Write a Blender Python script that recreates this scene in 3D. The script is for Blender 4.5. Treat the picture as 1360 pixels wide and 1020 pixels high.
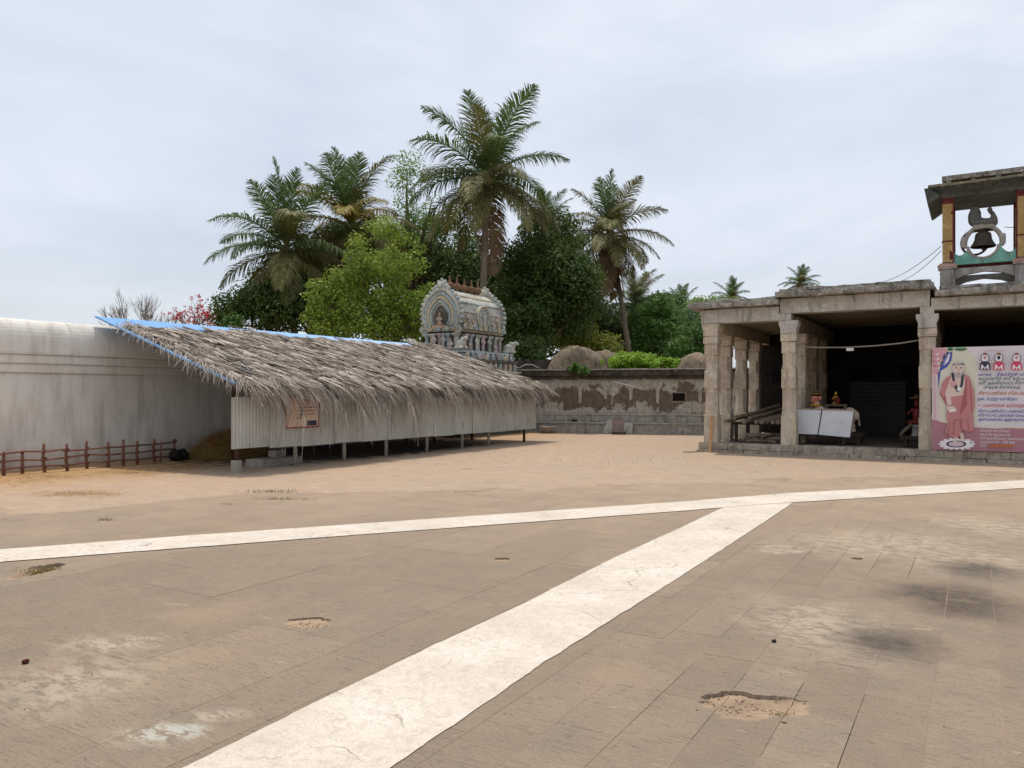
import bpy, bmesh, math, random
import numpy as np
from mathutils import Vector, Matrix, noise as mnoise

# ------------------------------------------------------------------ camera, sky, sun, exposure
for o in list(bpy.data.objects): bpy.data.objects.remove(o)
SC = bpy.context.scene
COL = SC.collection
YAW = math.radians(30.93)
CY, SY = math.cos(YAW), math.sin(YAW)
F, HZ, EYE = 1030.0, 522.0, 1.6          # focal length in photo pixels, horizon row, eye height

cam_d = bpy.data.cameras.new('camera'); cam = bpy.data.objects.new('camera', cam_d); COL.objects.link(cam)
cam.location = (0, 0, EYE); cam.rotation_euler = (math.radians(90), 0, YAW)
cam_d.sensor_width = 36; cam_d.lens = 36 * F / 1360; cam_d.shift_y = (HZ - 510) / 1360
cam_d.clip_start = 0.1; cam_d.clip_end = 2000
SC.camera = cam
SC.render.resolution_x, SC.render.resolution_y = 1024, 768

SUN_DIR = Vector((-0.22, 0.17, 1.0)).normalized()
SUN_EL = math.asin(SUN_DIR.z); SUN_AZ = math.atan2(SUN_DIR.x, SUN_DIR.y)
w = bpy.data.worlds.new('World'); SC.world = w; w.use_nodes = True
nt = w.node_tree; nt.nodes.clear()
sky = nt.nodes.new('ShaderNodeTexSky'); sky.sky_type = 'NISHITA'; sky.sun_disc = False
sky.sun_elevation = SUN_EL; sky.sun_rotation = SUN_AZ
sky.air_density = 1.0; sky.dust_density = 3.0; sky.ozone_density = 1.5
bg = nt.nodes.new('ShaderNodeBackground'); bg.inputs['Strength'].default_value = 0.1
tc = nt.nodes.new('ShaderNodeTexCoord'); mp = nt.nodes.new('ShaderNodeMapping')
mp.inputs['Scale'].default_value = (1.0, 1.0, 3.2); mp.inputs['Rotation'].default_value = (0.0, 0.12, 0.5)
nz = nt.nodes.new('ShaderNodeTexNoise'); nz.inputs['Scale'].default_value = 1.5; nz.inputs['Detail'].default_value = 5; nz.inputs['Roughness'].default_value = 0.55; nz.inputs['Distortion'].default_value = 0.3
mr = nt.nodes.new('ShaderNodeMapRange'); mr.inputs['From Min'].default_value = 0.3; mr.inputs['From Max'].default_value = 0.72
mr.inputs['To Min'].default_value = 0.45; mr.inputs['To Max'].default_value = 0.97
mx = nt.nodes.new('ShaderNodeMix'); mx.data_type = 'RGBA'
mx.inputs[7].default_value = (8.1, 8.6, 9.4, 1)      # thin bright veil of cloud
out = nt.nodes.new('ShaderNodeOutputWorld')
L = nt.links.new
L(tc.outputs['Generated'], mp.inputs['Vector']); L(mp.outputs[0], nz.inputs['Vector']); L(nz.outputs['Fac'], mr.inputs['Value'])
L(mr.outputs[0], mx.inputs[0]); L(sky.outputs[0], mx.inputs[6]); L(mx.outputs[2], bg.inputs['Color']); L(bg.outputs[0], out.inputs['Surface'])

sun_d = bpy.data.lights.new('sun', 'SUN'); sun_d.energy = 2.5; sun_d.angle = math.radians(1.2); sun_d.color = (1.0, 0.93, 0.83)
sun = bpy.data.objects.new('sun', sun_d); COL.objects.link(sun)
sun.rotation_euler = SUN_DIR.to_track_quat('Z', 'Y').to_euler()
vs = SC.view_settings; vs.view_transform = 'Standard'; vs.look = 'None'; vs.exposure = 0.15; vs.gamma = 1.0
try: vs.use_curve_mapping = False
except Exception: pass

# ------------------------------------------------------------------ photo pixel -> place
def ray(px, py):
    a = (px - 680) / F
    return Vector((CY * a - SY, SY * a + CY, -(py - HZ) / F))
def onz(px, py, z=0.0):
    r = ray(px, py); k = (z - EYE) / r.z; return Vector((r.x * k, r.y * k, z))
def ony(px, py, y):
    r = ray(px, py); k = y / r.y; return Vector((r.x * k, y, EYE + r.z * k))
def onx(px, py, x):
    r = ray(px, py); k = x / r.x; return Vector((x, r.y * k, EYE + r.z * k))
def ond(px, py, d):
    r = ray(px, py); return Vector((r.x * d, r.y * d, EYE + r.z * d))
def to_cam(x, y):
    return CY * x + SY * y, -SY * x + CY * y

R = random.Random(7)
def U(a, b): return R.uniform(a, b)

# ------------------------------------------------------------------ materials
def lin(c):
    return tuple(((v / 255) / 12.92 if v / 255 <= 0.04045 else ((v / 255 + 0.055) / 1.055) ** 2.4) for v in c[:3])
def col4(c): return (c[0], c[1], c[2], 1.0)
MATS = {}
class NT:
    def __init__(s, name):
        s.m = bpy.data.materials.new(name); s.m.use_nodes = True; s.t = s.m.node_tree; s.t.nodes.clear()
        s.out = s.n('ShaderNodeOutputMaterial')
    def n(s, typ, **kw):
        nd = s.t.nodes.new(typ)
        for k, v in kw.items():
            if k in nd.inputs: nd.inputs[k].default_value = v
            else: setattr(nd, k, v)
        return nd
    def l(s, a, b): s.t.links.new(a, b)
    def pos(s, kind='Position', scale=(1, 1, 1), rotz=0.0):
        if kind == 'Position': src = s.n('ShaderNodeNewGeometry').outputs['Position']
        else: src = s.n('ShaderNodeTexCoord').outputs['Object']
        m = s.n('ShaderNodeMapping'); m.inputs['Scale'].default_value = scale; m.inputs['Rotation'].default_value = (0, 0, rotz)
        s.l(src, m.inputs['Vector']); return m.outputs[0]
    def noise(s, vec, scale, detail=5, rough=0.6, dist=0.0):
        nd = s.n('ShaderNodeTexNoise'); nd.inputs['Scale'].default_value = scale; nd.inputs['Detail'].default_value = detail
        nd.inputs['Roughness'].default_value = rough; nd.inputs['Distortion'].default_value = dist
        s.l(vec, nd.inputs['Vector']); return nd.outputs['Fac']
    def rng(s, v, a, b, c=0.0, d=1.0):
        nd = s.n('ShaderNodeMapRange'); nd.inputs['From Min'].default_value = a; nd.inputs['From Max'].default_value = b
        nd.inputs['To Min'].default_value = c; nd.inputs['To Max'].default_value = d; nd.clamp = True
        s.l(v, nd.inputs['Value']); return nd.outputs[0]
    def mix(s, fac, a, b, mode='MIX'):
        nd = s.n('ShaderNodeMix', data_type='RGBA', blend_type=mode)
        for sock, v in ((nd.inputs[0], fac), (nd.inputs[6], a), (nd.inputs[7], b)):
            if isinstance(v, (int, float)): sock.default_value = v
            elif isinstance(v, tuple): sock.default_value = col4(v)
            else: s.l(v, sock)
        return nd.outputs[2]
    def math(s, op, a, b=None):
        nd = s.n('ShaderNodeMath', operation=op)
        for i, v in enumerate((a, b)):
            if v is None: continue
            if isinstance(v, (int, float)): nd.inputs[i].default_value = v
            else: s.l(v, nd.inputs[i])
        return nd.outputs[0]
    def bump(s, h, strength, dist=0.02):
        nd = s.n('ShaderNodeBump'); nd.inputs['Strength'].default_value = strength; nd.inputs['Distance'].default_value = dist
        s.l(h, nd.inputs['Height']); return nd.outputs[0]
    def bsdf(s, colr, rough=0.85, normal=None, spec=0.3, metallic=0.0, trans=None):
        p = s.n('ShaderNodeBsdfPrincipled'); p.inputs['Roughness'].default_value = rough if isinstance(rough, (int, float)) else 0.8
        if not isinstance(rough, (int, float)): s.l(rough, p.inputs['Roughness'])
        p.inputs['Specular IOR Level'].default_value = spec; p.inputs['Metallic'].default_value = metallic
        if isinstance(colr, tuple): p.inputs['Base Color'].default_value = col4(colr)
        else: s.l(colr, p.inputs['Base Color'])
        if normal is not None: s.l(normal, p.inputs['Normal'])
        o = p.outputs[0]
        if trans:
            t = s.n('ShaderNodeBsdfTranslucent'); 
            if isinstance(colr, tuple): t.inputs['Color'].default_value = col4(colr)
            else: s.l(colr, t.inputs['Color'])
            mxs = s.n('ShaderNodeMixShader'); mxs.inputs[0].default_value = trans
            s.l(o, mxs.inputs[1]); s.l(t.outputs[0], mxs.inputs[2]); o = mxs.outputs[0]
        s.l(o, s.out.inputs['Surface']); return s.m
    def attr(s, name):
        a = s.n('ShaderNodeAttribute', attribute_name=name); return a.outputs['Fac']

def pm(name, c1, c2, scale=2.0, c3=None, s3=9.0, t3=(0.55, 0.7), rough=0.88, bump=0.35, bs=35.0, coords='Position', stretch=(1, 1, 1), rnd=0.0, trans=None, spec=0.25, metallic=0.0, bd=0.02):
    """two (three) tone weathered surface; colours in sRGB 0-255"""
    if name in MATS: return MATS[name]
    t = NT(name); v = t.pos(coords, stretch)
    n1 = t.noise(v, scale, 7, 0.65)
    f = t.rng(n1, 0.32, 0.68)
    if rnd:
        f = t.math('ADD', t.math('MULTIPLY', f, 1 - rnd), t.math('MULTIPLY', t.attr('rnd'), rnd))
    c = t.mix(f, lin(c1), lin(c2))
    if c3 is not None:
        n3 = t.noise(v, s3, 6, 0.7); c = t.mix(t.rng(n3, t3[0], t3[1]), c, lin(c3))
    nb = None
    if bump: nb = t.bump(t.noise(v, bs, 5, 0.6), bump, bd)
    MATS[name] = t.bsdf(c, rough, nb, spec, metallic, trans); return MATS[name]

# ------------------------------------------------------------------ mesh helpers
class MB:
    def __init__(s): s.v = []; s.f = []; s.r = []; s.cur = 0.5
    def add(s, vs, fs, rnd=None):
        b = len(s.v); s.v.extend([tuple(p) for p in vs]); s.f.extend([tuple(i + b for i in q) for q in fs])
        s.r.extend([s.cur if rnd is None else rnd] * len(fs)); return s
    def box(s, x0, x1, y0, y1, z0, z1, rnd=None):
        vs = [(x, y, z) for z in (z0, z1) for y in (y0, y1) for x in (x0, x1)]
        return s.add(vs, [(0, 2, 3, 1), (4, 5, 7, 6), (0, 1, 5, 4), (2, 6, 7, 3), (0, 4, 6, 2), (1, 3, 7, 5)], rnd)
    def rbox(s, x0, x1, y0, y1, z0, z1, res=0.12, amp=0.01, seed=0, fr=3.0, rad=0.0):
        """box with worn, uneven faces; rad rounds the edges"""
        lo = Vector((x0, y0, z0)); hi = Vector((x1, y1, z1)); sz = hi - lo
        n = [max(1, min(60, int(round(sz[i] / res)))) for i in range(3)]
        off = Vector((seed * 7.3, seed * 3.1, seed * 5.7))
        for ax in range(3):
            a, b = (ax + 1) % 3, (ax + 2) % 3
            for side in (0, 1):
                vs = []
                for j in range(n[b] + 1):
                    for i in range(n[a] + 1):
                        p = Vector((0, 0, 0)); p[ax] = (lo, hi)[side][ax]
                        p[a] = lo[a] + sz[a] * i / n[a]; p[b] = lo[b] + sz[b] * j / n[b]
                        q = p
                        if rad:
                            c = Vector([min(max(p[k], lo[k] + rad), hi[k] - rad) for k in range(3)])
                            dlt = p - c
                            if dlt.length > 1e-6:
                                l1 = sum(1 for k in range(3) if abs(dlt[k]) > rad * .99)
                                if l1 > 1: q = c + dlt.normalized() * rad * 1.08
                        q = q + mnoise.noise_vector((p + off) * fr) * amp + mnoise.noise_vector((p + off) * fr * 4.1) * amp * .4
                        vs.append(q)
                fs = []
                for j in range(n[b]):
                    for i in range(n[a]):
                        k = j * (n[a] + 1) + i
                        quad = (k, k + 1, k + n[a] + 2, k + n[a] + 1)
                        fs.append(quad if side else quad[::-1])
                s.add(vs, fs)
        return s
    def tube(s, pts, rads, n=8, cap=True, rnd=None, squash=1.0):
        pts = [Vector(p) for p in pts]
        if isinstance(rads, (int, float)): rads = [rads] * len(pts)
        vs = []; fs = []
        prev = None
        for i, p in enumerate(pts):
            t = (pts[min(i + 1, len(pts) - 1)] - pts[max(i - 1, 0)])
            t = t.normalized() if t.length > 1e-9 else Vector((0, 0, 1))
            if prev is None: a = t.cross(Vector((0, 0, 1)) if abs(t.z) < .9 else Vector((1, 0, 0))).normalized()
            else:
                a = prev - t * prev.dot(t); a = a.normalized() if a.length > 1e-6 else t.orthogonal().normalized()
            prev = a; b = t.cross(a)
            for k in range(n):
                th = 2 * math.pi * k / n
                vs.append(p + (a * math.cos(th) + b * math.sin(th) * squash) * rads[i])
        for i in range(len(pts) - 1):
            for k in range(n):
                k2 = (k + 1) % n
                fs.append((i * n + k, i * n + k2, (i + 1) * n + k2, (i + 1) * n + k))
        if cap and n > 2:
            fs.append(tuple(range(n))[::-1]); fs.append(tuple((len(pts) - 1) * n + k for k in range(n)))
        return s.add(vs, fs, rnd)
    def lathe(s, prof, c=(0, 0, 0), n=16, sx=1.0, sy=1.0):
        vs = []; fs = []
        for r, z in prof:
            for k in range(n):
                th = 2 * math.pi * k / n; vs.append((c[0] + r * sx * math.cos(th), c[1] + r * sy * math.sin(th), c[2] + z))
        for i in range(len(prof) - 1):
            for k in range(n):
                k2 = (k + 1) % n; fs.append((i * n + k, i * n + k2, (i + 1) * n + k2, (i + 1) * n + k))
        fs.append(tuple(range(n))[::-1]); fs.append(tuple((len(prof) - 1) * n + k for k in range(n)))
        return s.add(vs, fs)
    def ell(s, c, r, n=12, m=8, rot=None):
        vs = []; fs = []; c = Vector(c)
        for j in range(m + 1):
            ph = math.pi * (j / m) - math.pi / 2
            for k in range(n):
                th = 2 * math.pi * k / n
                p = Vector((r[0] * math.cos(ph) * math.cos(th), r[1] * math.cos(ph) * math.sin(th), r[2] * math.sin(ph)))
                vs.append(c + (rot @ p if rot else p))
        for j in range(m):
            for k in range(n):
                k2 = (k + 1) % n; fs.append((j * n + k, j * n + k2, (j + 1) * n + k2, (j + 1) * n + k))
        return s.add(vs, fs)
    def prism(s, pts, axis='y', a=0.0, b=0.1):
        """closed outline pts (u,v) extruded along axis from a to b"""
        def P(u, v, w):
            return {'y': (u, w, v), 'x': (w, u, v), 'z': (u, v, w)}[axis]
        n = len(pts)
        vs = [P(u, v, a) for u, v in pts] + [P(u, v, b) for u, v in pts]
        fs = [tuple(range(n)), tuple(range(2 * n - 1, n - 1, -1))] + [(i, i + n, (i + 1) % n + n, (i + 1) % n) for i in range(n)]
        return s.add(vs, fs)
    def quad(s, a, b, c, d, rnd=None): return s.add([a, b, c, d], [(0, 1, 2, 3)], rnd)
    def mesh(s, name, mat, smooth=False, fix=True, attr=False):
        me = bpy.data.meshes.new(name); me.from_pydata(s.v, [], s.f)
        if attr:
            at = me.attributes.new('rnd', 'FLOAT', 'FACE'); at.data.foreach_set('value', np.array(s.r, dtype=np.float32))
        if fix:
            bm = bmesh.new(); bm.from_mesh(me); bmesh.ops.recalc_face_normals(bm, faces=bm.faces); bm.to_mesh(me); bm.free()
        if smooth: me.polygons.foreach_set('use_smooth', [True] * len(me.polygons))
        if mat: me.materials.append(mat)
        me.update(); return me
    def build(s, name, mat, parent=None, smooth=False, fix=True, attr=False, **kw):
        return link(name, s.mesh(name, mat, smooth, fix, attr), parent, **kw)

def link(name, me, parent=None, loc=None, rot=None, scale=None):
    o = bpy.data.objects.new(name, me); COL.objects.link(o)
    if parent: o.parent = parent
    if loc is not None: o.location = loc
    if rot is not None: o.rotation_euler = rot
    if scale is not None: o.scale = scale if not isinstance(scale, (int, float)) else (scale,) * 3
    return o
def tag(o, label=None, cat=None, group=None, kind=None):
    if label: o['label'] = label
    if cat: o['category'] = cat
    if group: o['group'] = group
    if kind: o['kind'] = kind
    return o
def thing(name, label, cat, loc=(0, 0, 0), rotz=0.0, group=None):
    o = link(name, None, None, loc, (0, 0, rotz)); o.empty_display_size = 0.2
    return tag(o, label, cat, group)
def fuse(mb, name, mat, voxel=0.02, smooth_it=3):
    """join overlapping closed shapes into one continuous surface"""
    me = mb.mesh('tmp', None); o = bpy.data.objects.new('tmp', me); COL.objects.link(o)
    m = o.modifiers.new('r', 'REMESH'); m.mode = 'VOXEL'; m.voxel_size = voxel
    if smooth_it:
        sm = o.modifiers.new('s', 'SMOOTH'); sm.iterations = smooth_it; sm.factor = 0.5
    dg = bpy.context.evaluated_depsgraph_get(); dg.update()
    res = bpy.data.meshes.new_from_object(o.evaluated_get(dg)); res.name = name
    bpy.data.objects.remove(o); bpy.data.meshes.remove(me)
    res.materials.clear(); res.materials.append(mat)
    res.polygons.foreach_set('use_smooth', [True] * len(res.polygons))
    return res
def text_line(parent, body, pos, size, mat, width=None, align='LEFT', name='lettering', rot=(math.pi / 2, 0, 0)):
    cu = bpy.data.curves.new(name, 'FONT'); cu.body = body; cu.size = size; cu.align_x = align; cu.extrude = 0.0005
    cu.materials.append(mat); o = link(name, cu, parent, pos, rot)
    if width:
        bpy.context.view_layer.update()
        if o.dimensions.x > 1e-4: o.scale = (width / o.dimensions.x,) + (1, 1)
    bpy.context.view_layer.update(); dg = bpy.context.evaluated_depsgraph_get()
    me = bpy.data.meshes.new_from_object(o.evaluated_get(dg)); me.name = name
    r = link('letters', me, parent, o.location.copy(), rot, tuple(o.scale)); bpy.data.objects.remove(o); bpy.data.curves.remove(cu)
    return r

# ------------------------------------------------------------------ ground, paving, painted bands
SHED_X, WALL_X = -12.5, -17.0          # shed front and compound wall face
bd_pts = [(-30, 9.0), (-6.7, 10.1), (-4.15, 12.2), (-0.49, 12.7), (4.3, 14.0), (10.3, 15.5), (30, 19)]
def paving_edge(xc):
    for (x0, d0), (x1, d1) in zip(bd_pts, bd_pts[1:]):
        if x0 <= xc <= x1: return d0 + (d1 - d0) * (xc - x0) / (x1 - x0)
    return 12.0

def ell_masks(t, vec, items):
    """soft-edged, noise-broken patches at given places: (x, y, rx, ry, rot, softness)"""
    wob = t.noise(vec, 3.0, 6, 0.65); tot = None
    for (x, y, rx, ry, rot, soft) in items:
        m = t.n('ShaderNodeMapping', vector_type='TEXTURE'); m.inputs['Location'].default_value = (x, y, 0)
        m.inputs['Rotation'].default_value = (0, 0, rot); m.inputs['Scale'].default_value = (rx, ry, 1000)
        t.l(vec, m.inputs['Vector']); ln = t.n('ShaderNodeVectorMath', operation='LENGTH'); t.l(m.outputs[0], ln.inputs[0])
        dd = t.math('ADD', ln.outputs['Value'], t.math('MULTIPLY', t.math('SUBTRACT', wob, 0.5), 1.6))
        f = t.rng(dd, 1.0 + soft, 1.0 - soft); tot = f if tot is None else t.math('MAXIMUM', tot, f)
    return tot
def GP(px, py, rpx, rpy, soft=0.3):
    c = onz(px, py); d = (c.x ** 2 + c.y ** 2) ** .5
    k = to_cam(c.x, c.y)[1] / F
    p2 = onz(px, py - rpy); p3 = onz(px, py + rpy)
    return (c.x, c.y, rpx * k, (p2 - p3).length / 2, YAW, soft)

def make_paving_mat():
    t = NT('worn stone paving'); v = t.pos('Position')
    big = t.noise(v, 0.55, 6, 0.6); mid = t.noise(v, 2.6, 8, 0.68); fine = t.noise(v, 60, 4, 0.7)
    vs_ = t.pos('Position', (4, 30, 4)); streak = t.noise(vs_, 2.2, 6, 0.7, 0.6)
    c = t.mix(t.rng(big, 0.3, 0.7), lin((139, 125, 109)), lin((153, 133, 111)))
    c = t.mix(t.rng(mid, 0.40, 0.70, 0, .8), c, lin((122, 112, 102)))
    c = t.mix(t.rng(fine, 0.35, 0.75, 0.0, 0.5), c, lin((178, 160, 138)))
    grit = t.noise(v, 130, 3, .8); c = t.mix(t.rng(grit, .55, .75, 0, .55), c, lin((92, 80, 70)))
    c = t.mix(t.rng(streak, 0.55, 0.66, 0, 0.62), c, lin((90, 78, 66)))
    # per-slab tone
    c = t.mix(t.math('MULTIPLY', t.n('ShaderNodeObjectInfo').outputs['Random'], 0.35), c, lin((120, 106, 92)))
    pale = ell_masks(t, v, [GP(1180, 722, 120, 16, .6), GP(1320, 700, 60, 14, .6), GP(1090, 832, 70, 30, .7), GP(1040, 730, 30, 6, .08), GP(215, 975, 55, 14, .5), GP(95, 905, 90, 28, .8), GP(290, 950, 40, 8, .5), GP(150, 855, 60, 10, .6), GP(1290, 745, 90, 12, .7)])
    brk = t.rng(t.noise(t.pos('Position', (1, 1.8, 1)), 6.0, 10, 0.78), 0.455, 0.53)
    flake = t.rng(t.noise(t.pos('Position', (1, 2.2, 1)), 2.4, 10, .8), .615, .635, 0, .45)
    c = t.mix(t.math('MAXIMUM', t.math('MULTIPLY', t.math('MULTIPLY', pale, brk), 0.66), flake), c, lin((186, 172, 152)))
    grey = ell_masks(t, v, [GP(225, 972, 45, 10, .3)])
    c = t.mix(t.math('MULTIPLY', t.math('MULTIPLY', grey, brk), 0.75), c, lin((184, 184, 174)))
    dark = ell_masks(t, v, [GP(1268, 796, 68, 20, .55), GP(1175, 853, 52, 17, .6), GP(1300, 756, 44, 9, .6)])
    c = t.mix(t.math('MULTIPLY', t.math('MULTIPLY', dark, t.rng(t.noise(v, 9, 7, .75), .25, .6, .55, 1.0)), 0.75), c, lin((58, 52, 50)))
    # sandy dust, thicker towards the shed, and in broken spots
    dust = t.noise(v, 0.9, 6, 0.62)
    c = t.mix(t.rng(dust, 0.56, 0.76, 0, 0.5), c, lin((170, 146, 122)))
    dp = t.n('ShaderNodeVectorMath', operation='DOT_PRODUCT'); t.l(v, dp.inputs[0]); dp.inputs[1].default_value = (-SY, CY, 0)
    drift = t.math('MULTIPLY', t.rng(dp.outputs['Value'], 7.0, 13.0), t.rng(t.noise(v, 1.6, 7, .7), .35, .65, .25, .8))     # sand blown in from the far side
    c = t.mix(drift, c, lin((174, 152, 130)))
    c = t.mix(t.attr('dirt'), c, t.mix(t.rng(mid, .35, .65), lin((176, 152, 126)), lin((140, 118, 98))))
    h = t.math('ADD', t.math('MULTIPLY', fine, 0.4), t.math('ADD', t.math('MULTIPLY', mid, .8), t.math('MULTIPLY', streak, 0.9)))
    return t.bsdf(c, 0.9, t.bump(h, 0.75, 0.014), 0.2)
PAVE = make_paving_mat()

def make_sand_mat():
    t = NT('sandy court ground'); v = t.pos('Position')
    a = t.noise(v, 0.5, 6, .6); b = t.noise(v, 3.0, 8, .7); c_ = t.noise(v, 40, 4, .7)
    sx = t.n('ShaderNodeSeparateXYZ'); t.l(v, sx.inputs[0])
    near_shed = t.rng(sx.outputs['X'], -4.0, -12.0)
    near_fence = t.rng(sx.outputs['X'], -12.8, -15.5)
    grey = t.mix(t.rng(b, .35, .7), lin((162, 144, 126)), lin((178, 158, 136)))
    sand = t.mix(t.rng(b, .3, .7), lin((170, 145, 122)), lin((186, 162, 138)))
    f = t.math('ADD', t.math('MULTIPLY', near_shed, 0.5), t.rng(a, .4, .65, -0.25, .55))
    c = t.mix(f, grey, sand)
    strawy = t.noise(t.pos('Position', (9, 3, 1)), 6.0, 5, .7)
    c = t.mix(t.math('MULTIPLY', near_fence, t.rng(strawy, .4, .6, .25, .85)), c, lin((186, 140, 82)))
    c = t.mix(t.rng(c_, .4, .75, 0, .35), c, lin((128, 104, 84)))
    pale = t.noise(t.pos('Position', (1, 4, 1)), 2.3, 6, .7)
    c = t.mix(t.rng(pale, .6, .72, 0, .6), c, lin((206, 192, 170)))
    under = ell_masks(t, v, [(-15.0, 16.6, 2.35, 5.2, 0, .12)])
    c = t.mix(t.math('MULTIPLY', under, .9), c, lin((58, 46, 38)))       # floor colour darkened to carry the deep shade under the shed
    spot = t.noise(v, 1.7, 6, .65); c = t.mix(t.rng(spot, .64, .74, 0, .5), c, lin((110, 84, 62)))
    return t.bsdf(c, .95, t.bump(t.math('ADD', b, t.math('MULTIPLY', c_, .5)), .5, .02), .15)
SAND = make_sand_mat()
FARG = pm('dry earth', (150, 124, 92), (120, 112, 70), .08, (96, 104, 58), .3, rough=.95)

mb = MB(); mb.quad((-900, -900, -.09), (900, -900, -.09), (900, 900, -.09), (-900, 900, -.09))
tag(mb.build('ground', FARG), 'dry earth ground reaching out to the horizon', 'ground', kind='structure')
# sandy court floor: covers the far half and thins out over the paving with a ragged edge
xs = np.arange(-17.6, 9.01, .14); ys = np.arange(-3, 30.01, .14)
vs_ = []; 
for y in ys:
    for x in xs:
        xc, yc = to_cam(x, y); e = paving_edge(xc)
        nn = mnoise.noise(Vector((x * .9, y * .9, 0))) * .9 + mnoise.noise(Vector((x * 3.5, y * 3.5, 4))) * .45
        k = (yc - e + nn * .8) / .5
        k = min(1, max(0, k + .5)); z = -.06 + k * .066
        if k >= 1: z += mnoise.noise(Vector((x * .7, y * .7, 9))) * .012 + .006
        vs_.append((x, y, z))
nx_ = len(xs); fs_ = [(j * nx_ + i, j * nx_ + i + 1, (j + 1) * nx_ + i + 1, (j + 1) * nx_ + i) for j in range(len(ys) - 1) for i in range(nx_ - 1)]
mb = MB(); mb.add(vs_, fs_)
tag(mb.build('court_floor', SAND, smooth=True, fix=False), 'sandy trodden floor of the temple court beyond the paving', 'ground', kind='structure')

# paving: a bed that parents slabs one by one; broken hollows are modelled into the slabs
HOLES = []
def hole(px, py, w, l, dep, seed):
    c = onz(px, py); HOLES.append((c.x, c.y, w / 2, l / 2, dep, seed))
hole(998, 938, .52, .36, .015, 1); hole(408, 827, .34, .24, .010, 2); hole(50, 758, .30, .55, .03, 3); hole(1140, 742, .14, .10, .02, 4); hole(668, 743, .16, .14, .015, 5)
def hole_depth(x, y):
    dep = 0.0; dirt = 0.0
    for hx, hy, a, b, dmax, sd in HOLES:
        if abs(x - hx) > .6 or abs(y - hy) > .6: continue
        u, v = to_cam(x - hx, y - hy); u /= a; v /= b
        rr = math.hypot(u, v)
        if rr > 1.5: continue
        th = math.atan2(v, u)
        edge = 1 + .34 * mnoise.noise(Vector((math.cos(th) * 1.6, math.sin(th) * 1.6, sd * 9.1))) + .22 * mnoise.noise(Vector((math.cos(th) * 5, math.sin(th) * 5, sd * 3.3)))
        k = edge - rr
        if k <= -.25: continue
        far = max(0, math.sin(th))             # broken sharply at the back, worn smooth at the front
        soft = .05 + .8 * (1 - far) ** 2
        f = min(1, max(0, k / soft)); d = dmax * (f * f * (3 - 2 * f))
        if far > .25 and 0 < k < .085 + .05 * mnoise.noise(Vector((th * 3, sd, 0))): d += .03 * far
        if k > 0: d += (mnoise.noise(Vector((x * 30, y * 30, 2))) * .3 + mnoise.noise(Vector((x * 75, y * 75, 5))) * .25) * dmax * f
        dep = max(dep, d); dirt = max(dirt, min(1, max(0, (k + .04) / .12)))
    return dep, dirt
def slab_mesh(x0, x1, y0, y1, z, fine):
    g = .0019; x0 += g * U(.4, 1.3); x1 -= g * U(.4, 1.3); y0 += g * U(.3, 1.2); y1 -= g * U(.3, 1.2)
    if fine:
        nx = max(2, int((x1 - x0) / .0075)); ny = max(2, int((y1 - y0) / .0075))
    else:
        nx = max(1, int((x1 - x0) / .3)); ny = max(2, int((y1 - y0) / .16))
    vs = []; dirt = []
    for j in range(ny + 1):
        for i in range(nx + 1):
            x = x0 + (x1 - x0) * i / nx; y = y0 + (y1 - y0) * j / ny
            if i in (0, nx): x += mnoise.noise(Vector((x * 2, y * 6, 3))) * .003
            if j in (0, ny): y += mnoise.noise(Vector((x * 6, y * 2, 7))) * .003
            d, dt = hole_depth(x, y) if fine else (0, 0)
            vs.append((x, y, z - d + mnoise.noise(Vector((x * 2.2, y * 2.2, 1))) * .0012)); dirt.append(dt)
    fs = [(j * (nx + 1) + i, j * (nx + 1) + i + 1, (j + 1) * (nx + 1) + i + 1, (j + 1) * (nx + 1) + i) for j in range(ny) for i in range(nx)]
    rim = [i for i in range(nx + 1)] + [(j) * (nx + 1) + nx for j in range(1, ny + 1)] + [ny * (nx + 1) + i for i in range(nx - 1, -1, -1)] + [j * (nx + 1) for j in range(ny - 1, 0, -1)]
    b = len(vs)
    for r in rim: vs.append((vs[r][0], vs[r][1], -.045)); dirt.append(0)
    m = len(rim)
    for i in range(m): fs.append((rim[(i + 1) % m], rim[i], b + i, b + (i + 1) % m))
    return vs, fs, dirt
BED = pm('gritty joint filling', (170, 150, 128), (128, 112, 96), 1.3)
mb = MB()
for i in range(50):
    for j in range(45):
        a, b = -17 + i * .5, -3.5 + j * .5
        zb = -.09 if any(a - .3 < h[0] < a + .8 and b - .3 < h[1] < b + .8 for h in HOLES) else -.0022
        mb.quad((a, b, zb), (a + .5, b, zb), (a + .5, b + .5, zb), (a, b + .5, zb))
paving = tag(mb.build('paving', BED), 'worn stone slab paving of the temple court', 'paving', kind='structure')
slabs = []
def column(x0, x1, ln, off):
    y = -3.2 + off
    while y < 17.5:
        l = ln * U(.75, 1.25); xc, yc = to_cam((x0 + x1) / 2, y + l / 2)
        e = paving_edge(xc)
        if yc < e + .5 and y < 17: slabs.append((x0, x1, y, y + l, yc, abs(xc) < yc * .70 + .25 and yc > 2.7))
        y += l
x = -2.06
while x < 6.5: column(x, x + .31, .95, U(0, .9)); x += .31
column(-2.97, -2.06, 1.2, .3); column(-3.42, -2.97, 1.3, .5)
x = -3.42
while x > -15.0: column(x - .86, x, 1.35, U(0, 1.3)); x -= .86
slabs.sort(key=lambda s: (not s[5], s[4]))
rest = MB(); restd = []
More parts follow.
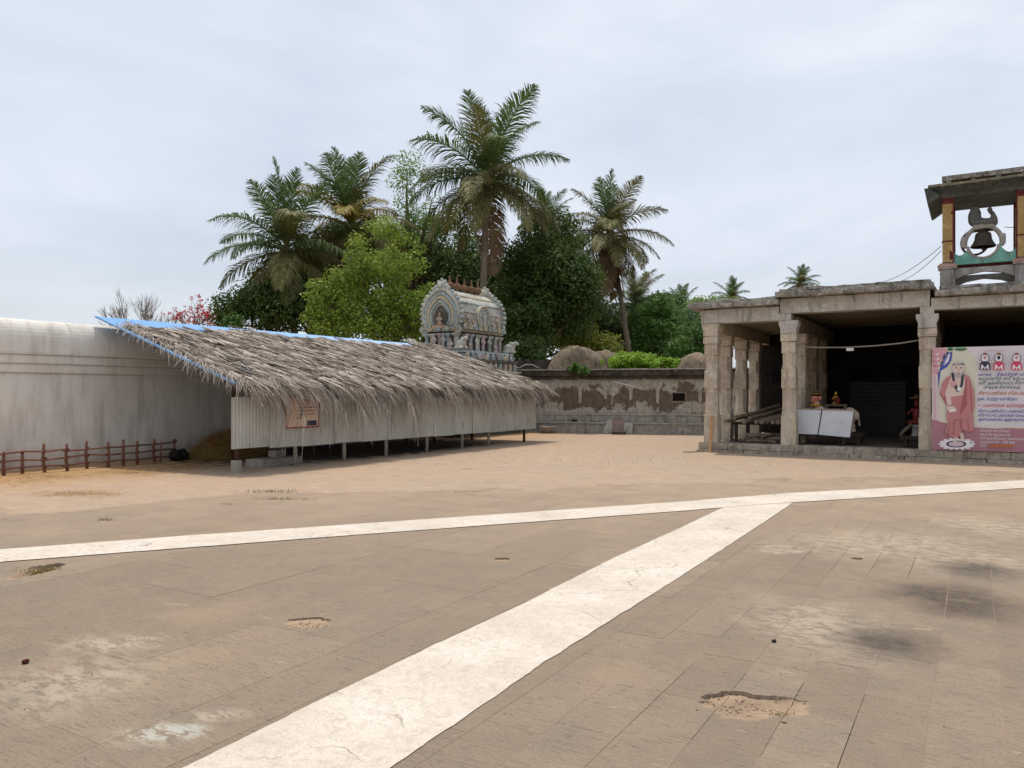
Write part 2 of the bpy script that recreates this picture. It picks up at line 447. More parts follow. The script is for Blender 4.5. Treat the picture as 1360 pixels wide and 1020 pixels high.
for i, (x0, x1, y0, y1, yc, vis) in enumerate(slabs):
    fine = any(x0 - h[2] * 1.5 - .1 < h[0] < x1 + h[2] * 1.5 + .1 and y0 - .4 < h[1] < y1 + .4 for h in HOLES)
    v_, f_, d_ = slab_mesh(x0, x1, y0, y1, -U(0, .0016), fine)
    if i < 300 and vis:
        cx, cy = (x0 + x1) / 2, (y0 + y1) / 2
        m_ = MB(); m_.add([(a - cx, b - cy, c) for a, b, c in v_], f_)
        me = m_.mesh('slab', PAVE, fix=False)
        if fine:
            at = me.attributes.new('dirt', 'FLOAT', 'POINT'); at.data.foreach_set('value', np.array(d_, dtype=np.float32))
        link('slab', me, paving, (cx, cy, 0))
    else: rest.add(v_, f_)
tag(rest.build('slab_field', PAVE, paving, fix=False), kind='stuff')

# white painted bands (a walkway painted over the slabs)
def make_white():
    t = NT('white walkway paint'); v = t.pos('Position')
    a = t.noise(v, 1.4, 6, .6); b = t.noise(v, 14, 7, .7); g = t.noise(v, 90, 3, .7)
    c = t.mix(t.rng(a, .35, .7), lin((222, 212, 199)), lin((200, 188, 172)))
    c = t.mix(t.rng(b, .48, .68, 0, .6), c, lin((182, 169, 153)))
    c = t.mix(t.rng(g, .52, .72, 0, .7), c, lin((160, 147, 132)))
    sp = t.n('ShaderNodeTexVoronoi'); sp.inputs['Scale'].default_value = 2.3; t.l(v, sp.inputs['Vector'])
    c = t.mix(t.rng(sp.outputs['Distance'], .035, .05, .6, 0), c, lin((140, 130, 120)))
    sc_ = t.noise(t.pos('Position', (1.5, 7, 1)), 3.0, 7, .75); c = t.mix(t.rng(sc_, .58, .72, 0, .55), c, lin((168, 152, 134)))
    crk = t.n('ShaderNodeTexVoronoi', feature='DISTANCE_TO_EDGE'); crk.inputs['Scale'].default_value = .9
    vd = t.n('ShaderNodeVectorMath', operation='ADD'); nv = t.n('ShaderNodeTexNoise'); nv.inputs['Scale'].default_value = 1.2; nv.inputs['Detail'].default_value = 8
    t.l(v, nv.inputs['Vector']); t.l(v, vd.inputs[0]); t.l(nv.outputs['Color'], vd.inputs[1]); t.l(vd.outputs[0], crk.inputs['Vector'])
    c = t.mix(t.math('MULTIPLY', t.rng(crk.outputs['Distance'], 0.002, 0.006, .6, 0), t.rng(t.noise(v, 1.1, 3), .45, .55)), c, lin((120, 106, 92)))
    c = t.mix(t.rng(t.noise(v, 3.2, 10, .82), .63, .65, 0, .6), c, lin((160, 142, 122)))
    edge = t.noise(v, 5.0, 7, .8); c = t.mix(t.rng(edge, .66, .70, 0, .5), c, lin((140, 124, 108)))
    return t.bsdf(c, .85, t.bump(t.math('ADD', b, g), .6, .01), .25)
WHITE = make_white()
def band(edge_a, edge_b, name, label, z):
    """strip between two edge polylines given in photo pixels on the ground; resampled, slightly wavering edges"""
    def samp(poly, n):
        P = [onz(*p) for p in poly]; acc = [0]
        for a, b in zip(P, P[1:]): acc.append(acc[-1] + (b - a).length)
        o_ = []
        for i in range(n + 1):
            s_ = acc[-1] * i / n; k = 0
            while k < len(P) - 2 and acc[k + 1] < s_: k += 1
            o_.append(P[k].lerp(P[k + 1], (s_ - acc[k]) / max(1e-6, acc[k + 1] - acc[k])))
        return o_
    n = 220; A = samp(edge_a, n); B = samp(edge_b, n); vs = []; fs = []; m = 4
    for i in range(n + 1):
        a, b = A[i].copy(), B[i].copy(); dr = (b - a).normalized()
        a += dr * (mnoise.noise(Vector((i * .25, 1, z * 900))) * .012 + mnoise.noise(Vector((i * .9, 5, z * 900))) * .006)
        b += dr * (mnoise.noise(Vector((i * .25, 9, z * 900))) * .012 + mnoise.noise(Vector((i * .9, 3, z * 900))) * .006)
        for j in range(m + 1):
            p = a.lerp(b, j / m); vs.append((p.x, p.y, z))
    for i in range(n):
        for j in range(m):
            k = i * (m + 1) + j; fs.append((k, k + 1, k + m + 2, k + m + 1))
    q = MB(); q.add(vs, fs); return tag(q.build(name, WHITE), label, 'walkway', kind='structure')
band([(-420, 770), (0, 730.5), (250, 712), (500, 694.7), (900, 667), (1053, 655), (1200, 647.5), (1360, 638), (1700, 622)],
     [(-420, 797), (0, 747), (250, 728), (500, 709), (900, 679.5), (1003, 671), (1200, 658.5), (1360, 648.6), (1700, 631)],
     'painted_walkway', 'long white painted walkway crossing the court in front of the shed', .0075)
band([(-340, 1300), (245, 1020), (400, 942.7), (571, 860), (700.7, 799.7), (748, 775), (812, 743), (900, 703), (962, 673.5)],
     [(180, 1300), (519, 1020), (661.5, 923), (717, 884), (791, 837), (882, 780), (963, 727.7), (1016.5, 692.7), (1053, 668)],
     'painted_walkway', 'wide white painted walkway branching off the long one', .0045)

# ------------------------------------------------------------------ compound wall
def make_wall_mat():
    t = NT('stained lime plaster'); v = t.pos('Position')
    a = t.noise(v, .7, 7, .6); st = t.noise(t.pos('Position', (2.2, 2.2, .35)), 1.6, 7, .65); g = t.noise(v, 18, 6, .7)
    c = t.mix(t.rng(a, .3, .7), lin((238, 233, 224)), lin((220, 214, 204)))
    c = t.mix(t.rng(st, .46, .68, 0, .75), c, lin((184, 177, 166)))
    c = t.mix(t.rng(g, .55, .8, 0, .3), c, lin((232, 228, 222)))
    mo = t.noise(t.pos('Position', (1.2, 1.2, .5)), 3.5, 8, .75); c = t.mix(t.rng(mo, .58, .70, 0, .4), c, lin((150, 142, 130)))
    v2 = t.n('ShaderNodeTexVoronoi'); v2.inputs['Scale'].default_value = 3.1; t.l(v, v2.inputs['Vector'])
    gate = t.rng(t.noise(v, .9, 3), .5, .6)
    c = t.mix(t.math('MULTIPLY', t.rng(v2.outputs['Distance'], .03, .07, .8, 0), gate), c, lin((72, 62, 54)))
    sx = t.n('ShaderNodeSeparateXYZ'); t.l(v, sx.inputs[0])
    c = t.mix(t.math('MULTIPLY', t.rng(sx.outputs['Z'], .5, 0), t.rng(a, .35, .6, .2, .7)), c, lin((150, 122, 94)))
    return t.bsdf(c, .9, t.bump(t.math('ADD', g, st), .3, .02), .2)
WALLM = make_wall_mat()
cw = thing('compound_wall', 'long pale plastered compound wall with rounded top and three thin mouldings', 'wall', (WALL_X, 0, 0))
def wall_strip(prof, y0, y1, name, mat=WALLM, parent=cw, step=.45, amp=.008, smooth=False):
    """profile (dx, z) swept along y"""
    q = MB(); n = int((y1 - y0) / step); m = len(prof); vs = []; fs = []
    for i in range(n + 1):
        y = y0 + (y1 - y0) * i / n
        for (dx, z) in prof:
            k = mnoise.noise(Vector((dx * 3, y * .8, z * 2))) * amp
            vs.append((dx + k, y, z + k * .6))
    for i in range(n):
        for j in range(m - 1):
            a = i * m + j; fs.append((a, a + m, a + m + 1, a + 1))
    fs.append(tuple(range(m))); fs.append(tuple(n * m + j for j in range(m))[::-1])
    q.add(vs, fs); return q.build(name, mat, parent, smooth=smooth)
wall_strip([(0, -.08), (0, .5), (0, 1.0), (0, 1.6), (-.01, 2.03), (-.6, 2.03), (-.6, -.08)], -6, 22.5, 'wall_body')
wall_strip([(.03, 2.03), (.035, 2.06), (.035, 2.20), (.03, 2.22), (-.6, 2.22), (-.6, 2.03)], -6, 22.5, 'moulding')
wall_strip([(.065, 2.22), (.07, 2.25), (.07, 2.39), (.065, 2.41), (-.6, 2.41), (-.6, 2.22)], -6, 22.5, 'moulding')
cop = [(.10, 2.41), (.11, 2.46), (.11, 2.62)] + [(-.22 + .33 * math.cos(a), 2.62 + .53 * math.sin(a)) for a in [math.radians(q) for q in range(10, 95, 10)]] + [(-.6, 3.12), (-.6, 2.41)]
wall_strip(cop, -6, 22.5, 'coping', amp=.012)

# ------------------------------------------------------------------ thatched shed
SH0, SH1 = 10.2, 22.4
shed = thing('cattle_shed', 'long open shed with blue sheet roof under dry palm thatch and grey corrugated front', 'shed', (SHED_X, (SH0 + SH1) / 2, 0))
def sw(p): return (p[0] - SHED_X, p[1] - (SH0 + SH1) / 2, p[2])       # court -> shed coordinates
CONC = pm('pale concrete post', (168, 162, 152), (140, 132, 122), 5, (110, 100, 90), 12)
RUST = pm('rusty iron', (96, 66, 50), (64, 46, 38), 9, (120, 78, 52), 20, rough=.8)
SHEET = pm('weathered grey sheet', (190, 189, 180), (162, 161, 152), 1.6, (124, 119, 108), 5, (.56, .75), rough=.62, bump=.12, stretch=(1, 1, .35), spec=.4)
BLUE = pm('blue painted sheet', (104, 160, 214), (122, 176, 224), 1.2, (134, 168, 200), 7, (.55, .75), rough=.42, bump=.06, spec=.5)
# posts
posts = [(317, 629.4), (397.6, 621), (464, 614), (521.6, 608), (575, 602), (617.6, 596.7), (656.5, 593), (698, 587.6)]
def roof_z(x): return 3.30 + (x - WALL_X) * (1.72 - 3.30) / (-12.2 - WALL_X)
for i, p in enumerate(posts):
    g = onz(*p); xx = SHED_X - .09
    first_dark = i in (0, 7)
    q = MB(); q.tube([sw((xx, g.y, -.03)), sw((xx + U(-.01, .01), g.y, .9)), sw((xx, g.y, roof_z(xx) - .03))], [.045, .04, .035], 10)
    po = q.build('post', RUST if first_dark else CONC, shed, smooth=True)
    if i == 0:
        q = MB(); q.rbox(-.072, .072, -.072, .072, -.03, .27, .08, .006); q.build('post_footing', CONC, po, loc=sw((xx, g.y, 0)))
    if i == 0: continue
    q = MB(); q.tube([sw((xx - 2.1, g.y + .1, -.03)), sw((xx - 2.1, g.y + .1, roof_z(xx - 2.1) - .04))], .05, 8); q.build('inner_post', RUST, shed, smooth=True)
# purlins
for x in (-16.3, -15.0, -13.7, -12.58):
    q = MB(); q.tube([sw((x, SH0 + .05, roof_z(x) - .07)), sw((x, 16, roof_z(x) - .075)), sw((x, SH1, roof_z(x) - .07))], .035, 8); q.build('purlin', RUST, shed)
# front sheets
def corr_front(w, z0, z1, per=.085, amp=.013):
    n = int(w / per * 6); vs = []; fs = []
    rows = 5
    for j in range(rows + 1):
        for i in range(n + 1):
            y = -w / 2 + w * i / n
            vs.append((amp * math.sin(2 * math.pi * y / per), y, z0 + (z1 - z0) * j / rows))
    for j in range(rows):
        for i in range(n):
            k = j * (n + 1) + i; fs.append((k, k + 1, k + n + 2, k + n + 1))
    q = MB(); q.add(vs, fs); return q.mesh('corrugated_sheet', SHEET, smooth=True, fix=False)
nfs = 13; wf = (SH1 - SH0) / nfs
fm = [corr_front(wf + .05, .0, 1.02 + k) for k in (0, .03, .05)]
for i in range(nfs):
    zb = .47 - .06 * i / nfs + (0 if i else .03) + U(-.012, .012)
    o = link('corrugated_sheet', fm[i % 3], shed, sw((SHED_X + (.006 if i % 2 else -.006), SH0 + wf * (i + .5), zb)), (0, U(-.012, .012), 0))
# roof sheets (blue)
def corr_roof(w, ln, per=.1, amp=.016):
    n = int(w / per * 6); vs = []; fs = []
    for j in range(7):
        for i in range(n + 1):
            y = -w / 2 + w * i / n
            vs.append((ln * j / 6, y, amp * math.sin(2 * math.pi * y / per)))
    for j in range(6):
        for i in range(n):
            k = j * (n + 1) + i; fs.append((k, k + 1, k + n + 2, k + n + 1))
    q = MB(); q.add(vs, fs); return q.mesh('roof_sheet', BLUE, smooth=True, fix=False)
slope = math.atan2(1.72 - 3.30, -12.2 - WALL_X)
rl = (-12.35 - WALL_X + .1) / math.cos(slope)
rm = corr_roof(wf + .06, rl)
for i in range(nfs):
    link('roof_sheet', rm, shed, sw((WALL_X - .1 + U(-.03, .03), SH0 + wf * (i + .5), roof_z(WALL_X - .1) + (.004 if i % 2 else 0))), (0, -slope, 0))
q = MB(); a = Vector(sw((WALL_X - .05, SH0 - .03, roof_z(WALL_X - .05) + .005))); b = Vector(sw((-12.4, SH0 - .03, roof_z(-12.4) + .005)))
q.add([a + Vector((0, 0, -.022)), b + Vector((0, 0, -.022)), b + Vector((0, 0, .022)), a + Vector((0, 0, .022)), a + Vector((0, .05, .022)), b + Vector((0, .05, .022))], [(0, 1, 2, 3), (3, 2, 5, 4)])
q.build('edge_flashing', BLUE, shed)

# thatch: thousands of dry leaf strips over a lumpy bed
def thatch_mat(name, dark=False):
    t = NT(name); v = t.pos('Position')
    a = t.noise(v, 1.1, 6, .6); b = t.noise(v, 14, 5, .7); r = t.attr('rnd')
    c = t.mix(r, lin((96, 84, 76)), lin((222, 210, 196)))
    c = t.mix(t.rng(a, .4, .7, 0, .35), c, lin((150, 138, 128)))
    c = t.mix(t.rng(b, .55, .75, 0, .5), c, lin((70, 58, 50)))
    return t.bsdf(c, .85, None, .2, trans=.12)
THATCH = thatch_mat('dry palm thatch')
T_X0, T_X1 = -16.62, -12.28
def thatch_top(y):           # the blue strip left bare along the wall varies
    return T_X0 + .05 * mnoise.noise(Vector((y * 1.1, 0, 0))) + (.22 if y < 12.6 else 0) - (.30 if 13.6 < y < 14.6 else 0) - (.5 if y > 21.3 else 0)
def bald(x, y):
    for (px, py, r) in ((290, 489, .16), (473, 511, .20), (283, 480, .12)):
        pass
    return (abs(y - 11.15) < .16 and abs(x + 13.35) < .10) or (abs(y - 14.6) < .16 and abs(x + 12.62) < .14) or (abs(y - 11.0) < .1 and abs(x + 13.8) < .08)
q = MB()
ny, nx = 150, 50; grid = {}
vs_ = []; fs_ = []
for j in range(ny + 1):
    y = SH0 + .12 + (SH1 + .28 - SH0 - .12) * j / ny; t0 = thatch_top(y) + .08
    for i in range(nx + 1):
        x = t0 + (T_X1 - t0) * i / nx; yy = y + mnoise.noise(Vector((x * 3, y * 3, 8))) * .05
        z = roof_z(x) + .045 + .028 * mnoise.noise(Vector((x * 1.2, y * 1.7, 1))) + .025 * mnoise.noise(Vector((x * 5, y * 5, 1)))
        vs_.append(sw((x, yy, z)))
for j in range(ny):
    for i in range(nx):
        k = j * (nx + 1) + i; p = vs_[k]
        if bald(p[0] + SHED_X, p[1] + (SH0 + SH1) / 2): continue
        fs_.append((k, k + 1, k + nx + 2, k + nx + 1))
q.add(vs_, fs_, .0)
def strip(q, p, d, ln, wd, sag, rnd, segs=2, twist=0.0):
    """thin curling leaf strip from p along unit d, sagging downwards"""
    d = d.normalized(); up = Vector((0, 0, 1)); sd = d.cross(up)
    sd = sd.normalized() if sd.length > .05 else Vector((0, 1, 0))
    sd = (sd + up * twist).normalized()
    vs = []; 
    for k in range(segs + 1):
        t = k / segs; wv = wd * (1 - t * .75)
        c = p + d * ln * t + Vector((0, 0, -sag * t * t))
        vs += [c - sd * wv / 2, c + sd * wv / 2]
    q.add(vs, [(2 * k, 2 * k + 1, 2 * k + 3, 2 * k + 2) for k in range(segs)], rnd)
dn = Vector((math.cos(slope), 0, math.sin(slope)))
def bunch(x, y, z, d, n, ln, wd, sag, fan, segs):
    """one dried leaf: several strips lying together and fanning out"""
    base = min(.95, max(.05, R.gauss(.5, .24)))
    for k in range(n):
        dd = d + Vector((0, (k / max(1, n - 1) - .5) * fan + U(-.06, .06), U(-.03, .05)))
        strip(q, Vector(sw((x + U(-.05, .05), y + (k / max(1, n - 1) - .5) * .12 + U(-.02, .02), z + U(-.012, .02)))), dd, ln * U(.6, 1.1), wd * U(.6, 1.25), sag * U(.4, 1.4), min(1, max(0, base + R.gauss(0, .16))), segs, U(-.7, .7))
for i in range(1500):
    y = U(SH0 + .14, SH1 + .25); x = thatch_top(y) + (U(0, 1) ** .9) * (T_X1 - .1 - thatch_top(y))
    if y < 11.0 and x < -15.4 + (y - 10.4) * -1.2 and R.random() < .6: continue
    if bald(x, y) or bald(x + .25, y) or bald(x + .45, y): continue
    row = (x + 20) / .5; row -= math.floor(row)
    z = roof_z(x) + .09 - .05 * row + U(0, .045)
    bias = .38 * mnoise.noise(Vector((x * .7, y * .7, 3)))
    bunch(x, y, z, dn + Vector((0, bias + U(-.3, .3) + .15, U(-.02, .10))), R.randrange(6, 11), U(.35, .8), .034, U(0, .06), U(.2, .7), 2)
# fringe along the eave
for i in range(430):
    y = U(SH0 + .2, SH1 + .3); x = T_X1 + U(-.35, .06)
    if bald(x - .2, y): continue
    lenf = .8 + .8 * mnoise.noise(Vector((y * 1.5, 0, 5))) + .35 * mnoise.noise(Vector((y * 4.5, 0, 2)))
    bunch(x, y, roof_z(x) + U(.0, .13), dn + Vector((U(-.3, .1), U(-.25, .45), U(-.2, .05))), R.randrange(7, 13), U(.3, .55), .02, U(.15, .5) * max(.2, lenf), U(.1, .6), 4)
for i in range(1200):
    x = U(-16.4, T_X1) if R.random() < .6 else U(-13.9, T_X1); y = SH0 + U(.02, .5) 
    d = Vector((U(.2, .8), U(-.7, .2), U(-.35, .0)))
    strip(q, Vector(sw((x, y, roof_z(x) + U(.03, .12)))), d, U(.2, .5), U(.01, .022), U(.02, .22), min(1, max(0, R.gauss(.5, .25))), 3, U(-.5, .5))
for i in range(900):
    x = U(-16.6, T_X1); y = SH1 + U(.0, .3)
    d = Vector((U(.3, .9), U(-.1, .6), U(-.3, .0)))
    strip(q, Vector(sw((x, y, roof_z(x) + U(.03, .12)))), d, U(.2, .45), U(.01, .022), U(.03, .2), min(1, max(0, R.gauss(.45, .25))), 3, U(-.5, .5))
tag(q.build('thatch', THATCH, shed, fix=False, attr=True), kind='stuff')
# whole dry fronds hanging over the eave, each its own part
def dry_frond(seed):
    r = random.Random(seed); q = MB(); ln = r.uniform(1.1, 1.5)
    pts = []
    for k in range(7):
        t = k / 6; pts.append(Vector((t * ln * .62 - .55, (r.random() - .5) * .03, .06 - .10 * t - max(0, t - .42) ** 1.6 * 1.35)))
    q.cur = .55; q.tube(pts, [.016 - .0018 * k for k in range(7)], 5)
    for sgn in (-1, 1):
        for k in range(24):
            t = .12 + .86 * k / 23; f = t * 6; i0 = min(5, int(f)); p = pts[i0].lerp(pts[i0 + 1], f - i0)
            tan = (pts[i0 + 1] - pts[i0]).normalized()
            d = tan + Vector((0, sgn * r.uniform(.25, .75), r.uniform(-.25, .1)))
            strip(q, p, d, r.uniform(.28, .5), r.uniform(.012, .026), r.uniform(.08, .34) * (0.3 + t), min(1, max(0, r.gauss(.38, .24))), 4, r.uniform(-.6, .6))
    return q.mesh('dry_frond', THATCH, fix=False, attr=True)
dfm = [dry_frond(s) for s in range(7)]
y = SH0 + .35; k = 0
while y < SH1 + .2:
    x = T_X1 + U(-.12, .05)
    if not (abs(y - 14.6) < .2):
        link('dry_frond', dfm[k % 7], shed, sw((x, y, roof_z(x) + U(.03, .07))), (U(-.15, .15), U(-.1, .12), U(-.12, .38)), U(.75, 1.0) * (1.2 if 10.9 < y < 15.5 else .84))
    y += U(.12, .42); k += 1

# notice fixed to the front sheets
NB = pm('notice board print', (222, 196, 176), (214, 186, 168), 3, bump=.05); NR = pm('dull red trim', (150, 52, 40), (128, 44, 36), 6)
INK = pm('dark print', (52, 44, 52), (66, 56, 62), 6, bump=0)
nb0 = onx(379.5, 529, SHED_X + .05); nb1 = onx(424, 567, SHED_X + .05)
yb0, yb1, zb0, zb1 = nb0.y, nb1.y, nb1.z + .0, 1.52
nb = thing('notice_board', 'small pinkish notice with red border on the corrugated front of the shed', 'notice', (SHED_X + .028, (yb0 + yb1) / 2, zb0))
hw = (yb1 - yb0) / 2; hh = zb1 - zb0
q = MB(); q.box(0, .012, -hw, hw, 0, hh); q.build('board', NB, nb)
for (a, b, c, d) in ((-hw, hw, 0, .025), (-hw, hw, hh - .025, hh), (-hw, -hw + .025, .025, hh - .025), (hw - .025, hw, .025, hh - .025)):
    q = MB(); q.box(.0125, .017, a, b, c, d); q.build('border', NR, nb)
for k, (zz, a, b) in enumerate(((.47, -.1, .35), (.40, -.25, .7), (.33, -.35, .72), (.26, -.35, .66), (.19, -.35, -.1))):
    yy = a * hw
    while yy < b * hw:
        l = U(.03, .09); q = MB(); q.box(.0127, .0142, yy, min(yy + l, b * hw + .02), zz * hh / .62, zz * hh / .62 + .018); q.build('print_mark', INK, nb); yy += l + .02
q = MB(); q.box(.0127, .0146, .25 * hw, .85 * hw, .04, .14 * hh / .62); q.build('photo_print', pm('slate print', (70, 74, 96), (50, 50, 66), 8, bump=0), nb)
q = MB(); q.box(.0127, .0146, 0, .45 * hw, .52 * hh / .62, .58 * hh / .62); q.build('heading_print', NR, nb)

# stone block, straw, pots and fence beside the shed
g = onz(388, 620); q = MB(); q.rbox(-.25, .25, -.62, .62, 0, .17, .1, .015, 3)
tag(q.build('stone_block', CONC, None, loc=(-13.35, 12.05, 0), rot=(0, 0, .1)), 'long grey stone block lying on the ground under the shed', 'stone block')
q = MB(); q.rbox(-.12, .12, -.15, .15, 0, .14, .06, .012, 5)
tag(q.build('stone_block', CONC, None, loc=(-13.55, 12.3, .172)), 'small grey stone resting on top of the long block', 'stone')
q = MB()
for k in range(3):
    q.box(-.02 + k * .0, .02, -.5, .5, .1, .14)
STRAW = thatch_mat('straw')
def make_straw_mat():
    t = NT('golden straw'); r = t.attr('rnd'); c = t.mix(r, lin((132, 98, 56)), lin((206, 170, 108))); return t.bsdf(c, .8, None, .2, trans=.15)
STRAW = make_straw_mat()
q = MB(); c0 = Vector((-16.1, 13.2, 0))
def heap_z(u, v): return max(0, .62 * (1 - (u * u + v * v)) ** 1.0 if u * u + v * v < 1 else 0)
N = 22; vs_ = []; fs_ = []
for j in range(N + 1):
    for i in range(N + 1):
        u, v = -1 + 2 * i / N, -1 + 2 * j / N
        vs_.append(c0 + Vector((u * .85, v * 1.2, heap_z(u, v) * (1 + .3 * mnoise.noise(Vector((u * 2, v * 2, 0)))) - .02)))
for j in range(N):
    for i in range(N): k = j * (N + 1) + i; fs_.append((k, k + 1, k + N + 2, k + N + 1))
q.add(vs_, fs_, .2)
for i in range(7000):
    th, rr = U(0, 6.28), math.sqrt(U(0, 1)); u, v = rr * math.cos(th) * 1.08, rr * math.sin(th) * 1.08
    p = c0 + Vector((u * .85, v * 1.2, heap_z(u, v) + U(0, .05)))
    strip(q, p, Vector((U(-1, 1), U(-1, 1), U(-.35, .4))), U(.12, .4), .010, U(0, .08), U(0, 1), 2, U(-1, 1))
tag(q.build('straw_heap', STRAW, None, fix=False, attr=True), 'heap of brown straw against the plastered wall under the shed', 'straw heap')
# loose straw on the ground
q = MB()
for (px, py, rx, ry, n) in ((108, 657, 55, 4, 420), (60, 634, 70, 5, 700), (170, 628, 60, 5, 700), (240, 622, 50, 6, 500), (285, 614, 40, 5, 400), (330, 628, 30, 4, 120), (20, 641, 60, 6, 300)):
    for i in range(n):
        p = onz(px + R.gauss(0, rx * .55), py + R.gauss(0, ry * .55)); p.z = U(.016, .03)
        strip(q, p, Vector((U(-1, 1), U(-1, 1), U(-.04, .08))), U(.08, .3), .006, 0, U(0, 1), 1, U(-.3, .3))
tag(q.build('loose_straw', STRAW, None, fix=False, attr=True), 'loose yellow straw strewn on the ground before the fence', 'straw', kind='stuff')
# weeds and dry grass in gaps of the paving
def weed_mat():
    t = NT('dry weeds'); r = t.attr('rnd'); c = t.mix(r, lin((84, 92, 48)), lin((150, 130, 84))); return t.bsdf(c, .8, None, .2, trans=.2)
WEED = weed_mat(); q = MB()
for (px, py, rx, ry, n, h) in ((360, 654, 34, 1.2, 260, .05), (372, 663, 40, 1.0, 200, .04), (45, 758, 26, 3.0, 420, .05), (70, 754, 14, 2.0, 160, .05), (600, 654, 60, .8, 130, .03), (140, 691, 10, 1, 60, .04), (300, 670, 8, .8, 40, .03), (620, 624, 8, 1, 40, .03), (408, 832, 22, 4, 30, .02), (1040, 948, 14, 3, 26, .02)):
    for i in range(n):
        p = onz(px + R.gauss(0, rx * .6), py + R.gauss(0, ry * .6)); p.z = .0
        if to_cam(p.x, p.y)[1] > 11.8: p.z = .012
        if abs(px - 45) < 40: p.z = -.03
        strip(q, p, Vector((U(-1, 1), U(-1, 1), U(.2, 1.4))), h * U(.5, 1.5), .006, U(0, .02), U(0, 1), 2, U(-1, 1))
tag(q.build('weeds', WEED, None, fix=False, attr=True), 'thin dry weeds in gaps of the court paving', 'weeds', kind='stuff')
# pebbles and crumbs, each small thing alone where it can be told apart
PEB = pm('pebble', (176, 160, 142), (130, 112, 98), 30)
def pebble(px, py, r, mat, label, z=0.0, cat='stone', name='stone'):
    p = onz(px, py, z); q = MB(); q.ell((0, 0, r * .55), (r, r * .8, r * .62), 10, 7)
    q.v = [tuple(Vector(v) + mnoise.noise_vector(Vector(v) / r * 1.1 + Vector((px, py, 0))) * r * .22) for v in q.v]
    return tag(q.build(name, mat, None, smooth=True, loc=p, rot=(0, 0, U(0, 3))), label, cat)
pebble(34, 881, .022, pm('reddish brown husk', (92, 44, 36), (66, 32, 28), 20), 'small reddish brown fallen nut on the paving', cat='nut', name='fallen_nut')
pebble(1028, 853, .016, pm('dark stone', (58, 50, 46), (40, 36, 34), 20), 'small dark stone on the paving near the wide walkway')
pebble(1041, 960, .012, PEB, 'pale pebble at the rim of the broken hollow in the paving')
q = MB()
for (px, py, rx, ry, n, rad) in ((985, 935, 45, 14, 70, .006), (408, 828, 24, 4, 30, .006), (900, 850, 300, 120, 120, .004), (300, 870, 260, 110, 120, .004), (700, 610, 300, 14, 160, .012)):
    for i in range(n):
        p = onz(px + R.gauss(0, rx * .6), py + R.gauss(0, ry * .6)); d, _ = hole_depth(p.x, p.y); rr = rad * U(.4, 1.4)
        if to_cam(p.x, p.y)[1] > 11: p.z = .012
        q.ell((p.x, p.y, p.z - d + rr * .4), (rr, rr * U(.6, 1), rr * .7), 6, 4)
tag(q.build('grit', PEB, None), 'fine grit and crumbs lying on the paving', 'grit', kind='stuff')

# fence of crooked poles
POLE = pm('reddish bark pole', (142, 98, 80), (104, 70, 58), 12, (172, 134, 110), 30)
TIE = pm('dark rope tie', (112, 72, 60), (88, 58, 48), 30)
fence = thing('pole_fence', 'low fence of crooked reddish poles tied in front of the plastered wall', 'fence', (-16.05, 9.5, 0))
fp = [(-75, 639), (-48, 637), (-22, 635), (5, 632.5), (29.5, 630), (60, 628), (90, 626), (116, 623), (143, 621.5), (164, 619.5), (183, 617.5), (206, 614.5)]
FP = [onz(*p) for p in fp]; rails = [.13, .285, .435]
FP2 = [p - Vector((-16.05, 9.5, 0)) for p in FP]
for p in FP2:
    hgt = U(.44, .60); j = U(-.035, .035)
    q = MB(); q.tube([p + Vector((0, 0, -.05)), p + Vector((j, j, hgt * .5)), p + Vector((-j * .5, j, hgt))], [.034, .03, .027], 8); po = q.build('post', POLE, fence, smooth=True)
    for rz in rails:
        q = MB(); q.ell(p + Vector((.0, 0, rz)), (.044, .044, .034), 8, 6); q.build('rope_tie', TIE, po)
for rz in rails:
    for a in range(0, len(FP2) - 1, 3):
        seg = FP2[a:a + 4]
        if a + 4 >= len(FP2): seg = seg + [onz(232, 612) - Vector((-16.05, 9.5, 0))]
        pts = [s + Vector((.032, 0, rz + U(-.03, .03))) for s in seg]
        pts[0] -= Vector((-.02, .12, 0)); q = MB(); q.tube(pts, [.02, .018, .019, .017, .015][:len(pts)], 7); q.build('rail', POLE, fence, smooth=True)
e = onz(213, 614.2) - Vector((-16.05, 9.5, 0)); q = MB(); q.tube([e + Vector((0, 0, -.05)), e + Vector((.02, 0, .5))], .02, 7); q.build('post', POLE, fence, smooth=True)
e = onz(231.5, 611) - Vector((-16.05, 9.5, 0)); q = MB(); q.tube([e + Vector((-.05, 0, -.05)), e + Vector((0, 0, .22)), e + Vector((.02, 0, .46))], .02, 7); q.build('post', POLE, fence, smooth=True)
q = MB(); q.ell(e + Vector((.02, 0, .46)), (.05, .05, .045), 10, 8); q.build('post_knob', TIE, fence, smooth=True)
BLK = pm('sooty black clay', (40, 34, 32), (26, 22, 22), 10, rough=.7)
for (px, py, r, rot, lab) in ((233, 613, .15, 1.2, 'black sooty clay pot lying by the end of the pole fence'), (243, 612, .14, .2, 'rounder black clay pot standing against the other pot by the fence')):
    p = onz(px, py); q = MB()
    q.lathe([(.02, -r * .9), (r * .6, -r * .8), (r * .95, -r * .3), (r, .0), (r * .85, r * .45), (r * .5, r * .72), (r * .46, r * .85), (r * .6, r * 1.0), (r * .52, r * 1.0), (r * .4, r * .8), (.02, r * .7)], n=18)
    tag(q.build('clay_pot', BLK, None, smooth=True, loc=(p.x, p.y, r * .93), rot=(rot, 0, .6)), lab, 'pot')

